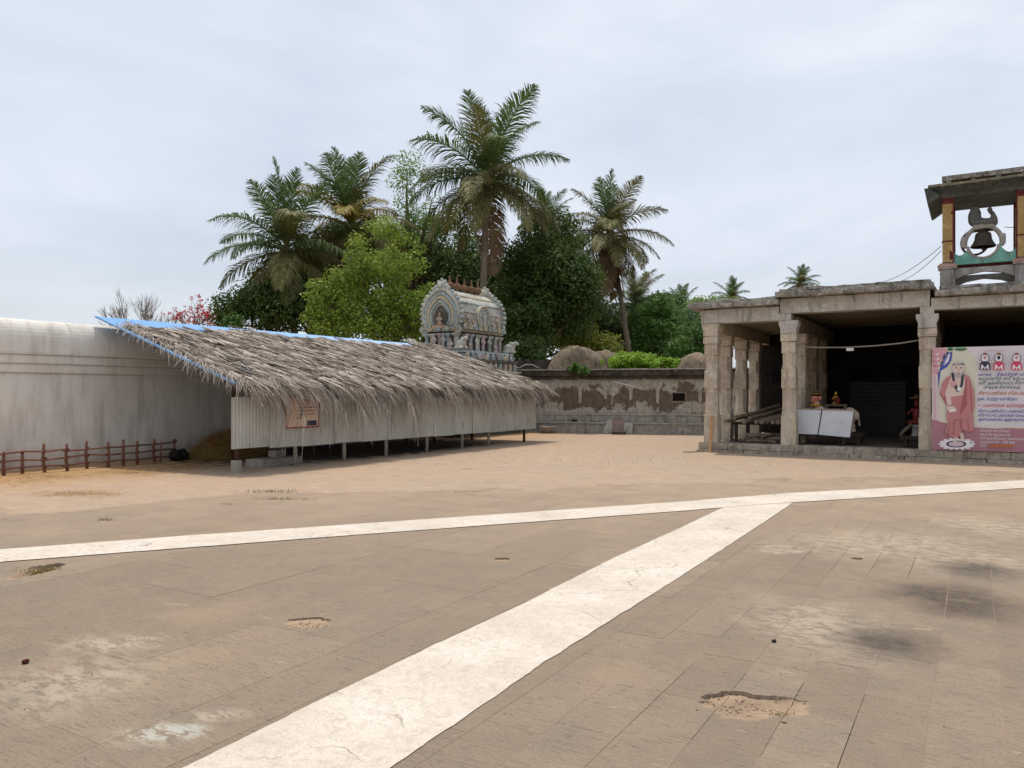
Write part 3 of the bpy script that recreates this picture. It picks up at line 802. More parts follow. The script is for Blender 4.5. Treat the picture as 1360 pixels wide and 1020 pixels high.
# ------------------------------------------------------------------ pillared hall
def make_stone(name, a, b, c3, spots=(70, 60, 50), rough=.92):
    t = NT(name); v = t.pos('Position')
    n1 = t.noise(v, 1.3, 7, .65); n2 = t.noise(v, 7, 9, .78); n3 = t.noise(v, 24, 6, .75); n4 = t.noise(v, .8, 8, .7)
    c = t.mix(t.rng(n1, .35, .65), lin(a), lin(b)); c = t.mix(t.rng(n2, .50, .62, 0, .85), c, lin(c3))
    c = t.mix(t.rng(n3, .55, .66, 0, .7), c, lin(spots))
    ds = t.noise(t.pos('Position', (3, 3, .5)), 2.2, 8, .72); c = t.mix(t.rng(ds, .53, .66, 0, .65), c, lin(spots))
    c = t.mix(t.rng(n4, .56, .66, 0, .45), c, lin(tuple(int(p * .55 + q_ * .45) for p, q_ in zip(b, spots))))
    return t.bsdf(c, rough, t.bump(t.math('ADD', n2, t.math('MULTIPLY', n3, .8)), .9, .03), .2)
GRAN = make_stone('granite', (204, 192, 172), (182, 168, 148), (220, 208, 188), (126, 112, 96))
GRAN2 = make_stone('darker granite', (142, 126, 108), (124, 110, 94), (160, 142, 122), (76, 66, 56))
LIMED = make_stone('limewashed stone', (200, 195, 186), (180, 173, 163), (212, 208, 200), (112, 104, 94))
ROOFST = make_stone('black weathered lime roof', (172, 166, 156), (118, 112, 104), (206, 200, 190), (46, 42, 38))
PLINTH = make_stone('plinth stone', (178, 166, 150), (148, 136, 120), (198, 186, 168), (66, 58, 50))
DARKW = make_stone('very dark wall stone', (44, 40, 37), (34, 31, 29), (52, 46, 42), (20, 18, 16))  # near-black stone colour for the inner walls of the hall
FY = 20.6
hall = thing('pillared_hall', 'open granite pillared hall with flat weathered roof and low stone plinth', 'hall', (-4, FY, 0))
def H(p): return (p[0] + 4, p[1] - FY, p[2])
def hb(x0, x1, y0, y1, z0, z1, name, mat, res=.18, amp=.012, seed=0, parent=hall, rad=0.0):
    q = MB(); a = H((x0, y0, z0)); b = H((x1, y1, z1)); q.rbox(a[0], b[0], a[1], b[1], a[2], b[2], res, amp, seed, rad=rad)
    return q.build(name, mat, parent)
# plinth: lower course slightly proud, upper course of long blocks
x = -6.5; k = 0
while x < 9:
    l = U(.9, 1.7); hb(x + .004, min(x + l, 9) - .004, FY - .05, FY + .35, -.06, .095, 'plinth_stone', PLINTH, .12, .014, k, rad=.015); x += l; k += 1
x = -6.47
while x < 9:
    l = U(.7, 1.5); hb(x + .003, min(x + l, 9) - .003, FY + .01 + U(-.008, .008), FY + .36, .097, .272 + U(-.004, .004), 'plinth_stone', PLINTH, .1, .014, k, rad=.018); x += l; k += 1
y = FY + .36
while y < 27:
    l = U(.8, 1.4); hb(-6.47, -6.1, y + .003, min(y + l, 27) - .003, -.06, .27, 'plinth_stone', PLINTH, .14, .012, k, rad=.015); y += l; k += 1
# floor flags inside
FLOORM = make_stone('hall floor', (112, 102, 92), (94, 86, 78), (128, 116, 104), (56, 50, 44))
for yy in np.arange(FY + .362, 27, 1.1):
    for xx in np.arange(-6.1, 8.5, 1.3):
        q = MB(); a = H((xx + .003, yy + .003, .05)); q.box(a[0], a[0] + 1.294, a[1], a[1] + 1.094, .05, .262 - U(0, .006)); q.build('floor_slab', FLOORM, hall)
# pillars
PX = [-6.15, -4.14, -1.0, 2.1, 5.2]; PYS = [FY + .25, FY + 1.55, FY + 3.3, FY + 4.9]
def oct_ring(w, z, ch):
    c = w * ch; h = w / 2
    return [(-h + c, -h, z), (h - c, -h, z), (h, -h + c, z), (h, h - c, z), (h - c, h, z), (-h + c, h, z), (-h, h - c, z), (-h, -h + c, z)]
def pillar_mesh(seed, mat, top=2.92):
    r = random.Random(seed); q = MB(); z0 = .255
    secs = [(z0, 1.02, .365, .03), (1.02, 1.12, .345, .2), (1.12, 1.72, .335, .28), (1.72, 1.78, .35, .05), (1.78, 2.22, .352, .03), (2.22, 2.28, .335, .2), (2.28, 2.62, .325, .28), (2.62, top, .345, .03)]
    vs = []; fs = []; n = 8
    for (a, b, wd, ch) in secs:
        for zz in np.linspace(a + .004, b - .004, 4):
            for p in oct_ring(wd, float(zz), ch):
                v = Vector(p); vs.append(v + mnoise.noise_vector(v * 3 + Vector((seed * 5, 0, 0))) * .009 + mnoise.noise_vector(v * 11 + Vector((seed * 5, 0, 0))) * .005)
    m = len(vs) // n
    for i in range(m - 1):
        for k in range(n): k2 = (k + 1) % n; fs.append((i * n + k, i * n + k2, (i + 1) * n + k2, (i + 1) * n + k))
    q.add(vs, fs); return q.mesh('pillar', mat)
pmesh = {}
for ix, x in enumerate(PX):
    for iy, y in enumerate(PYS):
        if iy == 3 and ix > 1: continue
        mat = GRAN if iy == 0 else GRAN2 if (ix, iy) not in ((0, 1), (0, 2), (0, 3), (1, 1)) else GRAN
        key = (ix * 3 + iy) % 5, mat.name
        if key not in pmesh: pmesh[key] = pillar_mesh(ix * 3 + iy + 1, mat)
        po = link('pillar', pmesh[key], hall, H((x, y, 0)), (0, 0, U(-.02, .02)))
        # moulded capital and corbel bracket
        q = MB(); q.rbox(-.2, .2, -.2, .2, 2.925, 3.13 if iy == 0 else 3.215, .09, .01, ix + iy, rad=.02); q.build('capital', mat, po)
        if iy: continue
        wx = .235
        q = MB(); q.prism([(-wx, 3.46), (-wx, 3.36), (-wx * .8, 3.24), (-.2, 3.135), (.2, 3.135), (wx * .8, 3.24), (wx, 3.36), (wx, 3.46)], 'y', -.2, .2); q.build('corbel', LIMED if iy == 0 and ix in (1, 2) else mat, po)
# front beams, cross beams
secs = [(-6.42, -4.36, 3.47, 3.84, 3.86, 4.06, -6.68, -4.34), (-4.34, -.94, 3.64, 4.02, 4.035, 4.24, -4.42, -.86), (-.92, 8.6, 3.55, 3.83, 3.845, 4.06, -.84, 8.9)]
for k, (a, b, z0, z1, c0, c1, ca, cb) in enumerate(secs):
    hb(a, b, FY + .06, FY + .46, z0, z1, 'front_beam', LIMED, .2, .012, k + 20, rad=.015)
    q = MB(); xa, xb = ca, cb; y0 = -.20 if k != 1 else -.23
    hb(ca, cb, FY + y0, FY + 1.0, c0, c1 - .06, 'cornice', ROOFST, .09, .022, k + 30, rad=.03)
    hb(ca + .08, cb - .05, FY + y0 + .12, FY + .95, c1 - .062, c1 + .02, 'roof_edge', ROOFST, .09, .028, k + 40, rad=.02)
    hb(ca + .02, cb, FY + .9, 27.2, c0 + .02, c1 - .04, 'roof_slab', ROOFST, .4, .03, k + 50)
for x in (-4.36,):
    hb(x - .05, x + .28, FY + .07, FY + .45, 3.47, 3.64, 'beam_pad', LIMED, .1, .01, 4); hb(-1.15, -.86, FY + .07, FY + .45, 3.465, 3.64, 'beam_pad', LIMED, .1, .01, 5)
for ix, x in enumerate(PX):
    for ya, yb in zip([FY + .47, FY + 1.9, FY + 3.6, FY + 5.1], [FY + 1.9, FY + 3.6, FY + 5.1, 26.9]):
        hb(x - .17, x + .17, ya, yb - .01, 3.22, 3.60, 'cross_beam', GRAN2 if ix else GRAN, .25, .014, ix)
# ceiling planks of stone
CEIL = make_stone('ceiling planks', (150, 136, 118), (126, 112, 98), (164, 150, 130), (80, 68, 58))
for k, (xa, xb, zc) in enumerate(((-6.4, -4.3, 3.56), (-4.3, -.9, 3.71), (-.9, 2.1, 3.61), (2.1, 5.2, 3.61), (5.2, 8.5, 3.61))):
    yy = FY + .47
    while yy < 26.9:
        l = U(.35, .5); hb(xa + .01, xb - .01, yy + .008, min(yy + l, 27) - .004, zc + U(0, .012), zc + .055, 'ceiling_plank', CEIL, .6, .008, k); yy += l
for x in (-4.32, -.92): hb(x - .05, x + .06, FY + .47, 26.9, 3.605, 3.9, 'beam_riser', GRAN2, .5, .01, 6)
# back and end walls with dark vents, rolling shutter
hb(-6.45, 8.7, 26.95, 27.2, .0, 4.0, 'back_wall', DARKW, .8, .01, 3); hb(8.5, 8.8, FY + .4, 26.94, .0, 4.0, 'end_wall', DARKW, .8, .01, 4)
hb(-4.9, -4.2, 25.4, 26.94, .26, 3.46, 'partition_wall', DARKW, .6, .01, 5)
BLACKH = pm('unlit opening', (14, 13, 13), (9, 9, 9), 3, bump=0)
for (px, py) in ((1040, 500), (1145, 497), (1210, 494)):
    p = ony(px, py, 26.93); hb(p.x - .35, p.x + .35, 26.90, 26.945, p.z - .2, p.z + .2, 'vent_opening', BLACKH, 2, 0)
SHUT = pm('grey shutter', (74, 72, 70), (60, 58, 56), 3, rough=.6)
p = ony(1165, 545, 26.9)
shut = hb(p.x - .8, p.x + .8, 26.86, 26.89, .27, 1.95, 'rolling_shutter', SHUT, 2, 0)
for k in range(13):
    q = MB(); a = H((p.x, 26.83, .3 + k * .125)); q.tube([(a[0] - .78, a[1] + .02, a[2] + .05), (a[0] + .78, a[1] + .02, a[2] + .05)], .03, 6); q.build('shutter_slat', SHUT, shut)

# ------------------------------------------------------------------ things in and on the hall
WOOD = pm('grey old timber', (122, 106, 90), (92, 80, 68), 4, (70, 58, 48), 14, stretch=(1, 1, 6)); WOODT = pm('tan plank', (196, 154, 112), (172, 130, 92), 5)
DWOOD = pm('dark timber', (66, 56, 48), (48, 40, 34), 5, (84, 72, 60), 14)
# leaning plank and stick
a = ony(943, 600, FY - .12); a.z = 0.0; b = ony(941, 556, FY + .02)
q = MB(); q.rbox(-.035, .035, -.012, .012, 0, 1.0, .1, .005, 2)
tag(q.build('plank', WOODT, None, loc=(a.x, FY - .14, 0.005), rot=(-.14, .02, 0)), 'tan wooden plank leaning on the corner of the hall plinth', 'plank')
p = onz(921, 602); q = MB(); q.tube([(0, 0, .02), (.25, .1, .025), (.5, .25, .06)], .012, 6)
tag(q.build('stick', DWOOD, None, loc=(p.x - .25, p.y - .1, .01)), 'thin dark stick on the sand at the hall corner', 'stick')
# trestle with stacked poles
tr = thing('trestle', 'dark timber trestle carrying poles between the left hall pillars', 'trestle', (-5.2, 22.3, .262))
for yy in (-.55, .75):
    for xx in (-.55, .72):
        q = MB(); q.box(xx - .04, xx + .04, yy - .04, yy + .04, 0, .46); q.build('leg', DWOOD, tr)
    q = MB(); q.box(-.65, .82, yy - .035, yy + .035, .461, .54 + (.1 if yy > 0 else 0)); q.build('crossbar', DWOOD, tr)
POLEM = pm('round timber pole', (142, 124, 106), (112, 98, 84), 6, (164, 148, 128), 12)
ends = [965, 975, 988, 995, 1004, 1011, 1018, 1026, 1033]
for i, px in enumerate(ends):
    y0 = 21.35 + .1 * math.sin(i * 2.3); p = ony(px, 556 - i * .6, y0); r = .052 + .008 * ((i * 7) % 3) / 2
    q = MB(); ln = 2.4 + .2 * (i % 3); q.tube([(0, 0, 0), (.12 * ln, .45 * ln, .10 * ln * .5), (.26 * ln, .93 * ln, .125 * ln)], [r, r * .95, r * .85], 12)
    tag(q.build('timber_pole', POLEM, None, smooth=False, loc=(p.x, y0, .262 + .56 + (.09 if i in (1, 3) else 0))), 'round timber pole laid with others on the trestle in the hall', 'pole', 'poles laid on the trestle')
# firewood
for i in range(10):
    px = 992 + 44 * R.random(); p = ony(px, 588, FY + .62 + U(-.1, .15)); l = U(.3, .55); r = U(.03, .05); q = MB()
    an = U(-.5, .5) if i < 7 else U(.5, 1.3)
    q.tube([(-l / 2 * math.cos(an), -l / 2 * math.sin(an), 0), (0, 0, U(0, .02)), (l / 2 * math.cos(an), l / 2 * math.sin(an), U(-.01, .02))], [r, r * 1.05, r * .8], 7)
    tag(q.build('firewood_log', WOOD if i % 2 else POLEM, None, loc=(p.x, p.y, .262 + r + (i // 4) * .075)), 'short piece of firewood in the pile on the hall floor', 'firewood', 'firewood pile on the hall floor')
# basin and stump behind
p = ony(1003, 574, FY + 1.7); q = MB(); q.lathe([(.1, 0), (.16, .02), (.24, .17), (.26, .2), (.235, .2), (.15, .05), (.02, .045)], n=20)
tag(q.build('basin', pm('grey enamel', (176, 172, 164), (150, 146, 138), 6, rough=.6), None, smooth=True, loc=(p.x, p.y, .262)), 'pale grey basin on the floor among the left hall pillars', 'basin')
# white two-panel board standing before the cow figure
YB = FY + .62
A, B = ony(1055, 543, YB), ony(1134, 546, YB); Cc, D = ony(1128.5, 581, YB), ony(1056, 576, YB)
PANEL = pm('white enamel panel', (214, 218, 222), (204, 208, 212), 1.5, (186, 188, 190), 6, rough=.45, bump=.03, spec=.4)
wp = thing('white_panel_board', 'white two-panel board with dark gap standing in front of the cow figure', 'board', (A.x, YB, Cc.z))
def W(p): return (p.x - A.x, p.z - Cc.z)
mid_t, mid_b = ony(1091, 545, YB), ony(1085.5, 577, YB)
q = MB(); q.prism([W(D), W(mid_b), W(mid_t), W(A)], 'y', -.015, .015); q.build('panel', PANEL, wp)
e1, e2 = mid_b + Vector((.03, 0, -.002)), mid_t + Vector((.03, 0, 0))
q = MB(); q.prism([W(e1), W(Cc), W(B), W(e2)], 'y', -.015, .015); q.build('panel', PANEL, wp)
q = MB(); q.prism([(W(A)[0] - .01, W(A)[1] + .003), (W(B)[0] + .01, W(B)[1] + .003), (W(B)[0] + .01, W(B)[1] + .025), (W(A)[0] - .01, W(A)[1] + .025)], 'y', -.03, .03); q.build('top_rail', pm('tan trim', (168, 150, 130), (150, 132, 112), 5), wp)
q = MB(); q.prism([(W(B)[0] + .002, W(B)[1]), (W(Cc)[0] + .002, W(Cc)[1]), (W(Cc)[0] + .025, W(Cc)[1]), (W(B)[0] + .025, W(B)[1])], 'y', -.02, .02); q.build('side_rail', WOOD, wp)
q = MB(); q.box(W(mid_b)[0] - .1, W(mid_t)[0] + .1, .02, .04, .02, W(A)[1] - .02); q.build('backing', DWOOD, wp)
for xx in (.12, 1.2):
    q = MB(); q.box(xx - .03, xx + .03, -.01, .05, .262 - Cc.z, (.0 if xx > 1 else .08)); q.build('leg', DWOOD, wp)
# platform (bench) and cow figure with crowned head
YC = FY + 1.25
def bench(name, label, x, y, w, d, h, mat=WOOD):
    t = thing(name, label, 'bench', (x, y, .262))
    q = MB(); q.box(-w / 2, w / 2, -d / 2, d / 2, h - .07, h); q.build('top', mat, t)
    for sx in (-1, 1):
        for sy in (-1, 1):
            q = MB(); q.box(sx * (w / 2 - .12) - .05, sx * (w / 2 - .12) + .05, sy * (d / 2 - .1) - .05, sy * (d / 2 - .1) + .05, 0, h - .071); q.build('leg', mat, t)
    return t
bc = ony(1100, 580, YC); bench('carrying_bench', 'low old timber bench under the cream cow figure', bc.x, YC, 1.75, .7, .3, DWOOD)
COW = pm('cream painted figure', (206, 190, 172), (190, 172, 154), 5, rough=.55, bump=.1)
cow = thing('cow_figure', 'cream painted sacred cow figure with a crowned human head behind the white board', 'statue', (bc.x, YC, .562))
s_ = 1.0; q = MB()
hx = ony(1083, 535, YC).x - bc.x; tx = ony(1136, 545, YC).x - bc.x
zb = .44
q.ell(((hx + tx) / 2 + .08, 0, zb), (.52, .2, .2)); q.ell((tx - .14, 0, zb + .02), (.2, .2, .21)); q.ell((hx + .26, 0, zb + .0), (.24, .19, .22))
q.tube([(hx + .2, 0, zb + .08), (hx + .06, 0, zb + .22), (hx + .02, 0, zb + .36)], [.15, .1, .075], 12)
for lx in (hx + .2, tx - .12):
    for sy in (-.11, .11):
        back = lx > 0; kx = .07 if back else -.01
        q.tube([(lx, sy, zb - .05), (lx + kx * .2, sy, zb - .2), (lx + kx, sy, zb - .29), (lx + kx * .9, sy, .1), (lx + kx + .02, sy, .02)], [.11, .075, .05, .038, .05], 10)
q.tube([(tx - .02, 0, zb + .14), (tx + .06, 0, zb + .08), (tx + .09, 0, zb - .12), (tx + .10, 0, zb - .26)], [.035, .028, .022, .03], 8)
link('body', fuse(q, 'body', COW, .022, 4), cow)
SKIN = pm('painted skin', (206, 138, 112), (190, 122, 98), 6, rough=.5, bump=.03); GOLD = pm('gold paint', (190, 148, 62), (160, 118, 44), 8, rough=.4, bump=.1, metallic=.3); REDP = pm('red paint', (104, 26, 27), (80, 20, 21), 5, rough=.5, bump=.05); BLKP = pm('black paint', (24, 22, 22), (18, 17, 17), 5, rough=.5, bump=0)
q = MB(); hz_ = zb + .47
q.ell((hx, 0, hz_), (.105, .09, .125)); q.ell((hx - .105, 0, hz_ - .01), (.03, .022, .03)); q.ell((hx - .085, 0, hz_ - .06), (.035, .035, .02)); q.ell((hx - .06, 0, hz_ - .09), (.05, .05, .04)); q.ell((hx + .02, -.09, hz_), (.02, .02, .035)); q.ell((hx + .02, .09, hz_), (.02, .02, .035))
hd = link('head', fuse(q, 'head', SKIN, .012, 2), cow)
for sy in (-.045, .045):
    q = MB(); q.ell((hx - .095, sy, hz_ + .02), (.015, .022, .012), 8, 6); q.build('eye', BLKP, hd)
q = MB(); q.ell((hx + .01, 0, hz_ + .085), (.115, .1, .075)); q.build('hair', BLKP, hd, smooth=True)
q = MB(); q.lathe([(.112, 0), (.116, .012), (.1, .02), (.05, .045), (.02, .07), (.005, .1)], (hx + .01, 0, hz_ + .1), 14); q.build('crown', GOLD, hd, smooth=True)
q = MB(); q.lathe([(.08, 0), (.14, .02), (.15, .06), (.1, .1)], (hx + .02, 0, zb + .22), 16); q.build('necklace', GOLD, cow, smooth=True)
q = MB(); q.ell((hx + .12, -.07, hz_ + .0), (.045, .012, .05), 10, 8); q.build('ear_ornament', SKIN, hd, smooth=True)
# small table on the cow's back with a golden figure
t0 = ony(1111, 540, YC - .02)
st = thing('small_stand', 'little wooden stand behind the white board under the golden figure', 'stand', (t0.x, YC, .562 + .60))
q = MB(); q.box(-.25, .25, -.18, .18, .10, .14); q.build('top', WOOD, st)
for sx in (-.22, .22): q = MB(); q.box(sx - .025, sx + .025, -.16, .16, 0, .099); q.build('leg', WOOD, st)
def figurine(name, mat, h=.5, seated=False, vox=.018, wide=1.0):
    q = MB(); s = h
    if seated:
        q.ell((0, 0, .08 * s), (.26 * s * wide, .16 * s, .09 * s)); q.ell((0, 0, .3 * s), (.12 * s, .1 * s, .22 * s))
    else:
        for sx in (-.07, .07): q.tube([(sx * s, 0, 0), (sx * s * 1.1, 0, .24 * s), (sx * s * .9, 0, .48 * s)], [.05 * s, .055 * s, .08 * s], 8)
        q.ell((0, 0, .5 * s), (.13 * s, .1 * s, .1 * s)); q.ell((0, 0, .62 * s), (.12 * s, .09 * s, .16 * s))
    sz = .5 if seated else .74
    for sx in (-1, 1): q.tube([(sx * .1 * s, 0, (sz) * s), (sx * .22 * s * wide, -.02 * s, (sz - .16) * s), (sx * .17 * s, -.12 * s, (sz - .2) * s)], [.05 * s, .042 * s, .035 * s], 8)
    hz2 = sz + .13
    q.ell((0, 0, hz2 * s), (.075 * s, .08 * s, .09 * s)); q.lathe([(.075 * s, 0), (.085 * s, .03 * s), (.05 * s, .09 * s), (.015 * s, .16 * s)], (0, 0, (hz2 + .05) * s), 10)
    return fuse(q, name, mat, vox, 2)
gf = tag(link('deity_figure', figurine('deity_figure', GOLD, .42, True, .014), None, (t0.x - .02, YC, .562 + .742), (0, 0, -.5)), 'small golden seated deity figure on the little stand', 'statue')
q = MB(); q.ell((.05, -.01, .1), (.09, .07, .09)); q.build('red_cloth', REDP, gf, smooth=True)
# red figure on a bench near the banner
YR = FY + 1.0; rp = ony(1214, 590, YR)
bench('offering_bench', 'dark low bench carrying the red figure beside the banner', rp.x + .1, YR, .8, .5, .27, DWOOD)
rf = thing('red_figure', 'red painted guardian figure half hidden behind the hall pillar', 'statue', (rp.x + .06, YR, .532))
link('body', figurine('body', REDP, .80, True, .02, 1.25), rf, (0, 0, .28), (0, 0, -.4))
q = MB(); q.lathe([(.12, 0), (.15, .02), (.11, .05), (.11, .2), (.15, .24), (.17, .28), (.1, .285)], n=16); q.build('pedestal', pm('grey painted pedestal', (150, 150, 146), (120, 120, 116), 6), rf, smooth=True)
q = MB(); q.tube([(-.1, -.1, .3), (-.3, -.16, .1), (-.36, -.18, .0)], [.05, .04, .03], 8); q.build('leg', WOOD, rf, smooth=True)
q = MB(); q.lathe([(.16, 0), (.17, .03), (.06, .05), (.03, .1)], (0, 0, .93), 14); q.build('hat', pm('dull brown', (90, 60, 44), (70, 48, 36), 6), rf)
# sagging pipe / cable across the middle bay with a lamp holder
q = MB(); pts = [ony(1056, 460, FY + .2), ony(1085, 461.5, FY + .2), ony(1120, 461.5, FY + .2), ony(1160, 459.5, FY + .2), ony(1195, 456, FY + .2), ony(1226, 451, FY + .2)]
q.tube(pts, .018, 6)
tag(q.build('sagging_cable', pm('pale conduit', (150, 142, 132), (130, 122, 112), 6), None), 'pale conduit sagging between two hall pillars', 'cable')
p = ony(1129, 464, FY + .2); q = MB(); q.rbox(-.085, .085, -.03, .03, -.04, .035, .05, .0, rad=.01)
q.build('lamp_box', pm('white plastic', (216, 216, 210), (206, 206, 200), 5, bump=0), None, loc=p)
tag(bpy.data.objects['lamp_box'], 'small white lamp box hanging on the sagging conduit', 'lamp')

# ------------------------------------------------------------------ banner
YBN = FY - .005
bx0 = ony(1238, 600, YBN).x; bz0 = .279; bz1 = ony(1238, 462, YBN).z; bx1 = bx0 + 3.3
def flat(name, rgb, rough=.5): return pm(name, rgb, tuple(int(v * .97) for v in rgb), 2, rough=rough, bump=0, spec=.3)
ban = thing('banner', 'large printed temple banner with robed figure and Tamil lettering against the hall pillar', 'banner', (bx0, YBN, bz0))
HB = bz1 - bz0; WB = bx1 - bx0
BW = flat('banner white', (222, 214, 220)); BP = flat('banner rose', (176, 124, 136)); BC = flat('banner cream', (218, 214, 196)); BROBE = flat('robe print', (196, 132, 132)); BROBE2 = flat('robe fold print', (168, 98, 102)); BSK = flat('skin print', (220, 198, 188)); BBL = flat('blue print', (72, 84, 168)); BGR = flat('green print', (56, 116, 76)); BDK = flat('dark print ink', (58, 56, 76)); BOR = flat('orange print', (196, 112, 48)); BRD = flat('pink red print', (204, 76, 106)); BWH = flat('white print', (240, 234, 236)); BPALE = flat('pale pink print', (212, 160, 168)); BCOL = flat('column print', (212, 190, 196))
q = MB(); q.box(0, WB, .0, .012, 0, HB); q.build('sheet', BW, ban)
for (a, b, c, d) in ((0, WB, -.0, -.03), (0, WB, HB, HB + .03)): 
    pass
def bp(cx, cy):          # zoomed banner crop (829x1020 of region 1230,450) -> banner coordinates
    p = ony(1230 + cx / 6.377, 450 + cy / 6.377, YBN); return (p.x - bx0, p.z - bz0)
layer = [0]
def poly(pts, mat, name='print_shape', lv=None):
    k = layer[0] if lv is None else lv
    layer[0] += 1; q = MB(); y = -.0012 - .0006 * k; P = [bp(*p) for p in pts]
    P = [(min(max(u, .004), WB - .004), min(max(v, .004), HB - .004)) for u, v in P]
    n = len(P); q.add([(u, y, v) for u, v in P], [tuple(range(n))]); return q.build(name, mat, ban)
def oval(cx, cy, rx, ry, mat, n=22, lo=0, hi=360, name='print_shape'):
    return poly([(cx + rx * math.cos(math.radians(lo + (hi - lo) * i / n)), cy + ry * math.sin(math.radians(lo + (hi - lo) * i / n))) for i in range(n)], mat, name)
poly([(40, 240), (150, 70), (350, 70), (430, 180), (430, 700), (300, 740), (110, 700), (100, 290)], BC)
q = MB(); pts = [bp(40, 690)]; pts = [(.0, 0)] + [(0.0, bp(55, 682)[1]), (bp(200, 715)[0], bp(200, 715)[1]), (bp(400, 748)[0], bp(400, 748)[1]), (bp(600, 760)[0], bp(600, 760)[1]), (WB, bp(600, 700)[1]), (WB, 0)]
n = len(pts); q.add([(u, -.001, v) for u, v in pts], [tuple(range(n))]); q.build('rose_ground', BP, ban)
poly([(400, 742), (600, 752), (826, 760), (826, 748), (600, 742), (420, 735)], BC)
poly([(50, 300), (100, 300), (104, 690), (60, 685)], BCOL); poly([(66, 306), (72, 306), (76, 684), (70, 684)], BPALE); poly([(88, 306), (92, 306), (96, 684), (92, 684)], BWH)
poly([(44, 250), (108, 255), (104, 302), (46, 300)], BPALE)
poly([(44, 80), (140, 75), (180, 90), (130, 170), (100, 250), (44, 245)], BPALE)
for k in range(7): oval(60 + (k * 37) % 70, 110 + k * 20, 12, 8, BWH if k % 2 else BP, 8)
poly([(150, 130), (222, 110), (214, 180), (180, 235), (110, 280), (120, 240)], BBL); poly([(190, 130), (205, 124), (190, 190), (150, 230)], BWH); poly([(168, 140), (178, 136), (160, 200), (135, 236)], flat('light blue print', (130, 150, 210)))
poly([(100, 280), (122, 275), (112, 350), (104, 420)], BBL)
oval(205, 88, 26, 14, BGR); oval(290, 80, 55, 22, BGR, 22, 0, 180); oval(290, 72, 40, 10, flat('light green print', (150, 190, 150)))
for k in range(6): oval(120 + k * 12, 225 - k * 22, 10, 8, BDK if k % 2 else BOR, 8)
# lotus below the figure
for k in range(16):
    a = 2 * math.pi * k / 16; cx, cy = 260 + 120 * math.cos(a), 890 + 42 * math.sin(a); ux, uy = math.cos(a), math.sin(a) * .4
    poly([(cx - uy * 40, cy + ux * 16), (cx + ux * 44, cy + uy * 44), (cx + uy * 40, cy - ux * 16), (cx - ux * 40, cy - uy * 40)], BWH, lv=58 + (k % 3))
layer[0] = 62
oval(260, 890, 118, 42, BWH); oval(255, 890, 86, 30, BDK); oval(255, 890, 66, 22, BCOL)
# robed figure
poly([(235, 800), (262, 800), (256, 885), (228, 888)], BSK); poly([(285, 795), (310, 795), (330, 860), (300, 872)], BSK)
poly([(190, 640), (300, 650), (310, 770), (270, 840), (215, 830), (160, 790), (185, 720)], BROBE); poly([(300, 670), (400, 650), (404, 780), (350, 785), (310, 770)], BROBE)
poly([(205, 480), (330, 470), (330, 690), (180, 690), (170, 650)], BROBE)
poly([(150, 400), (190, 410), (215, 560), (240, 600), (200, 610), (160, 540), (115, 460)], BROBE2); poly([(155, 440), (205, 420), (216, 560), (180, 560)], BSK)
poly([(175, 325), (225, 305), (320, 305), (350, 340), (350, 470), (220, 490), (160, 440), (115, 440), (140, 370)], BSK); poly([(175, 325), (215, 312), (190, 380), (150, 500), (118, 450), (140, 370)], BROBE)
poly([(325, 300), (365, 320), (405, 440), (412, 560), (390, 660), (240, 720), (190, 700), (290, 610), (330, 520), (330, 400)], BROBE)
for (a, b, c, d) in (((340, 330), (348, 330), (345, 560), (280, 660)), ((365, 350), (372, 352), (385, 500), (378, 540)), ((380, 470), (388, 480), (392, 620), (382, 620)), ((230, 690), (300, 670), (300, 678), (236, 700)), ((200, 720), (206, 720), (190, 800), (182, 800)), ((236, 700), (242, 700), (236, 810), (228, 810)), ((285, 690), (300, 680), (306, 770), (298, 780)), ((350, 690), (356, 690), (362, 770), (354, 775))): poly([a, b, c, d], BROBE2)
poly([(175, 565), (235, 570), (262, 600), (240, 620), (180, 605)], BSK); poly([(190, 600), (250, 595), (255, 612), (200, 622)], BWH)
poly([(212, 290), (236, 285), (250, 400), (232, 400)], BDK); poly([(322, 300), (302, 296), (292, 380), (312, 390)], BDK); poly([(232, 400), (250, 380), (275, 420), (300, 370), (312, 390), (280, 450), (262, 448)], BDK); oval(280, 425, 17, 20, BWH); oval(230, 380, 24, 26, BPALE)
oval(272, 255, 48, 58, BSK, name='face_print'); poly([(224, 212), (320, 206), (322, 222), (226, 226)], BDK); poly([(232, 216), (312, 212), (312, 216), (232, 220)], BWH)
oval(255, 246, 9, 5, BDK, 10); oval(296, 246, 9, 5, BDK, 10); poly([(274, 248), (280, 248), (286, 272), (270, 272)], BPALE); poly([(258, 288), (294, 288), (288, 296), (264, 296)], BROBE2); poly([(230, 270), (250, 300), (296, 302), (314, 270), (308, 310), (272, 326), (238, 310)], flat('grey beard print', (176, 168, 172)))
